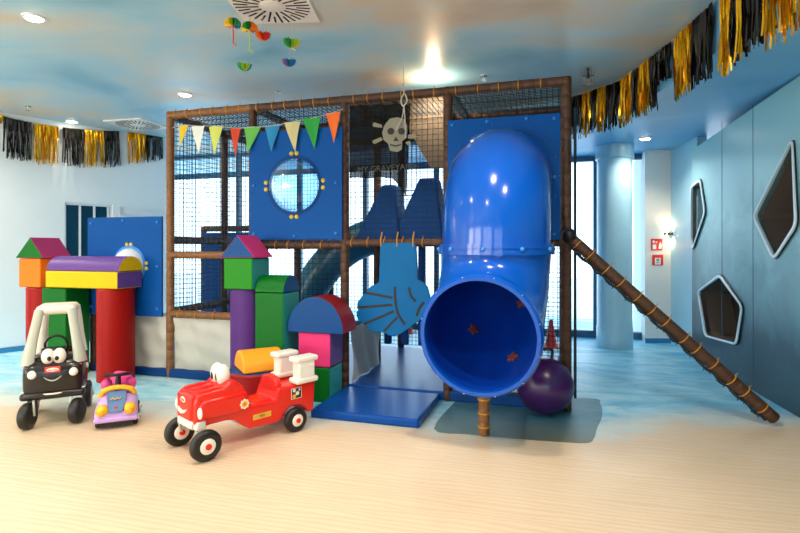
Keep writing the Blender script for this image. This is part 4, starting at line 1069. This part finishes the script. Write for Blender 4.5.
# ------------------------------------------------------------------ ceiling fittings
def diffuser(c, rz, s, label):
    t = thing('air_diffuser', c, rz, label, 'ceiling vent', 'ceiling air diffusers')
    f = MB(); f.box((0, 0, -.008), (s, s, .016)); pl_ = f.build('face_plate', 'diffuser', t, bevel=.003)
    f = MB(); f.lathe((0, 0, -.016), (0, 0, -.022), [(0, s * .14), (.004, s * .14), (.006, s * .13)], 28); f.build('centre_disc', 'diffuser', t)
    for k in range(32):
        a = 2 * PI * k / 32; r0, r1 = (s * .17, s * .47) if k % 2 == 0 else (s * .30, s * .47)
        d = Vector((math.cos(a), math.sin(a), 0)); rot = Matrix.Rotation(a, 3, 'Z'); g_ = MB()
        g_.box(d * (r0 + r1) / 2 + Vector((0, 0, -.0165)), (r1 - r0, .013, .003), rot); g_.build('slot', 'slot', t)
        if k % 2: continue
    return t
a_, b_ = PZ(247, 22, H), PZ(320, 20, H); dirx = (b_ - a_).normalized(); rz = math.atan2(dirx.y, dirx.x); s_ = (b_ - a_).length
diry = Vector((dirx.y, -dirx.x, 0)); cdf = (a_ + b_) / 2 + diry * s_ / 2
diffuser((cdf.x, cdf.y, H), rz, s_, 'white square air diffuser with radial black slots above the paper umbrellas')
g0 = PZ(138, 124, H); diffuser((g0.x, g0.y, H), 0.05, .55, 'white square air diffuser near the left wall tassels')
def sprinkler(u, v, label):
    p = PZ(u, v, H); t = thing('sprinkler_head', (p.x, p.y, H), 0, label, 'sprinkler', 'ceiling sprinklers')
    f = MB(); f.lathe((0, 0, 0), (0, 0, -.03), [(0, .03), (.006, .03), (.01, .01), (.03, .008)], 14); f.build('sprinkler_body', 'chrome', t)
    f = MB(); f.lathe((0, 0, -.045), (0, 0, -.048), [(0, .018), (.003, .018)], 12); f.tube([(-.012, 0, -.028), (-.014, 0, -.046)], .002, 5); f.tube([(.012, 0, -.028), (.014, 0, -.046)], .002, 5); f.build('deflector', 'chrome', t)
sprinkler(278, 92, 'small chrome sprinkler on the ceiling below the hanging paper umbrellas'); sprinkler(28, 106, 'small sprinkler above the leftmost black tassels'); sprinkler(484, 76, 'small sprinkler on the ceiling above the tube slide')
# caged sprinkler right of the frame
p = PZ(588, 68, H); t = thing('caged_sprinkler', (p.x, p.y, H), 0, 'sprinkler in a wire cage on the ceiling beside the right tassels', 'sprinkler')
f = MB(); f.cyl((0, 0, 0), (0, 0, -.09), .012, n=8); f.box((0, 0, -.07), (.09, .006, .006)); f.build('sprinkler_body', 'black_rubber', t)
f = MB()
for z in (-.05, -.14):
    f.tube([(.05 * math.cos(2 * PI * k / 16), .05 * math.sin(2 * PI * k / 16), z) for k in range(17)], .003, 5)
for k in range(6): a = 2 * PI * k / 6; f.cyl((.05 * math.cos(a), .05 * math.sin(a), 0), (.05 * math.cos(a), .05 * math.sin(a), -.14), .003, n=5)
f.build('wire_cage', 'metal', t)
# paper ornaments
def ornament(u, v, d, r, up_, cols, label, strtop=None, ribbon=None, rcol_='o_y'):
    c = PD(u, v, d); t = thing('paper_ornament', tuple(c), 0, label, 'paper decoration', 'hanging paper decorations')
    n = 14
    for ci, col in enumerate(cols):
        f = MB()
        for k in range(n):
            if k * len(cols) // n != ci: continue
            a = 2 * PI * k / n + .3; d2 = Vector((math.cos(a), math.sin(a), 0)); pts = [Vector((0, 0, 0))]
            for q in range(9):
                th = (PI / 2) * q / 8; rr = r * (1 + .07 * math.cos(q * 2.4)); pts.append(d2 * rr * math.cos(th) + Vector((0, 0, (1 if up_ else -1) * r * .95 * math.sin(th))))
            nr = Vector((-d2.y, d2.x, 0)) * .0015; f.prism(pts, nr)
        f.build('paper_fan', 'o_' + col, t)
    if strtop is not None:
        f = MB(); f.cyl((0, 0, 0), (0, 0, strtop - c.z), .0015, n=5); f.build('string', 'rope', t)
    if ribbon:
        f = MB(); f.tube([(0, 0, 0), (.004, 0, -ribbon * .5), (.0, 0, -ribbon), (.03, 0, -ribbon - .02)], .004, 5); f.build('ribbon', rcol_, t)
ornament(233, 26, 3.35, .055, True, 'boyg', 'teal and yellow paper umbrella, leftmost under the round-slotted diffuser', H - .02, .11, 'o_r')
ornament(249.5, 30, 3.3, .055, True, 'orygo', 'orange and green paper umbrella with a pale green ribbon', H - .02, .13, 'o_l')
ornament(263, 33, 3.4, .05, False, 'ror', 'red paper half ball hanging right of the umbrellas', H - .02)
ornament(244.5, 64, 3.3, .046, False, 'bgl', 'blue and green paper half ball hanging lowest on the left', None)
ornament(291.5, 40, 3.4, .055, False, 'yogl', 'yellow, orange and green paper half ball hanging on the right', H - .02, .05, 'o_y')
ornament(289, 60, 3.4, .045, False, 'bvb', 'blue paper half ball hanging under the yellow one on the right', 2.6)
f = MB(); f.cyl(PD(244.5, 64, 3.3), PD(246, 40, 3.3), .0015, n=5); bpy.data.objects.remove(f.build('string', 'rope', None))

# ------------------------------------------------------------------ signs and sconce on the pillar
nb_f = nb_
def sign(u, v, w_, h_, label, kind):
    c = PPL(u, v, pl, nb_) + nb_ * .004; t = thing('fire_sign', tuple(c), math.atan2(dd.y, dd.x), label, 'sign')
    yn = -1
    f = MB(); f.box((0, -.001, 0), (w_, .004, h_)); b = f.build('sign_plate', 'sign_red', t)
    f = MB(); y = -.0038
    if kind == 0:
        f.box((-.03, y, -.03), (.045, .002, .06)); f.ball((-.04, y, .035), (.018, .001, .018), 10)
        f.prism([Vector((.02, y, -.055)), Vector((.06, y, -.055)), Vector((.062, y, .0)), Vector((.045, y, .03)), Vector((.03, y, .0))], (0, -.002, 0)); f.box((-.005, y, .03), (.02, .002, .02))
    else:
        f.box((0, y, -.015), (.075, .002, .085)); 
    pc = f.build('pictogram', 'sign_white', t)
    if kind == 1:
        f = MB(); f.ball((0, y - .002, .0), (.02, .001, .02), 12); f.box((0, y - .002, -.035), (.05, .001, .012)); f.build('call_point_symbol', 'metal', pc)
for_h = .145
sign(656.5, 244.5, .15, for_h, 'square red fire hose sign with white pictogram, upper of two on the white pillar', 0)
sign(657.5, 260, .14, .135, 'red fire alarm sign with white centre, lower of two on the white pillar', 1)
c = PPL(669, 234, pl, nb_) + nb_ * .03
SC = thing('wall_sconce', tuple(c), math.atan2(dd.y, dd.x), 'small dark wall light glowing at the edge of the white pillar', 'wall light')
f = MB(); f.cyl((-.09, -.03, 0), (.02, -.03, 0), .016, n=14); f.ball((.03, -.03, 0), .026, 12); f.build('lamp_body', 'black_edge', SC)
f = MB(); f.cyl((0, -.03, 0), (0, .03, 0), .012, n=10); f.build('lamp_arm', 'metal', SC)
f = MB(); f.cyl((-.06, -.03, .016), (-.06, -.03, .02), .012, n=10); f.cyl((-.06, -.03, -.02), (-.06, -.03, -.016), .012, n=10); f.build('lamp_lens', 'lamp_on', SC)
for zz, rx in ((.04, PI), (-.04, 0)):
    l = spot('sconce_lamp', tuple(c + nb_ * .05 + Vector((0, 0, zz))), 3, 150, '#ffd8a0', .02); l.rotation_euler = (rx, 0, 0)
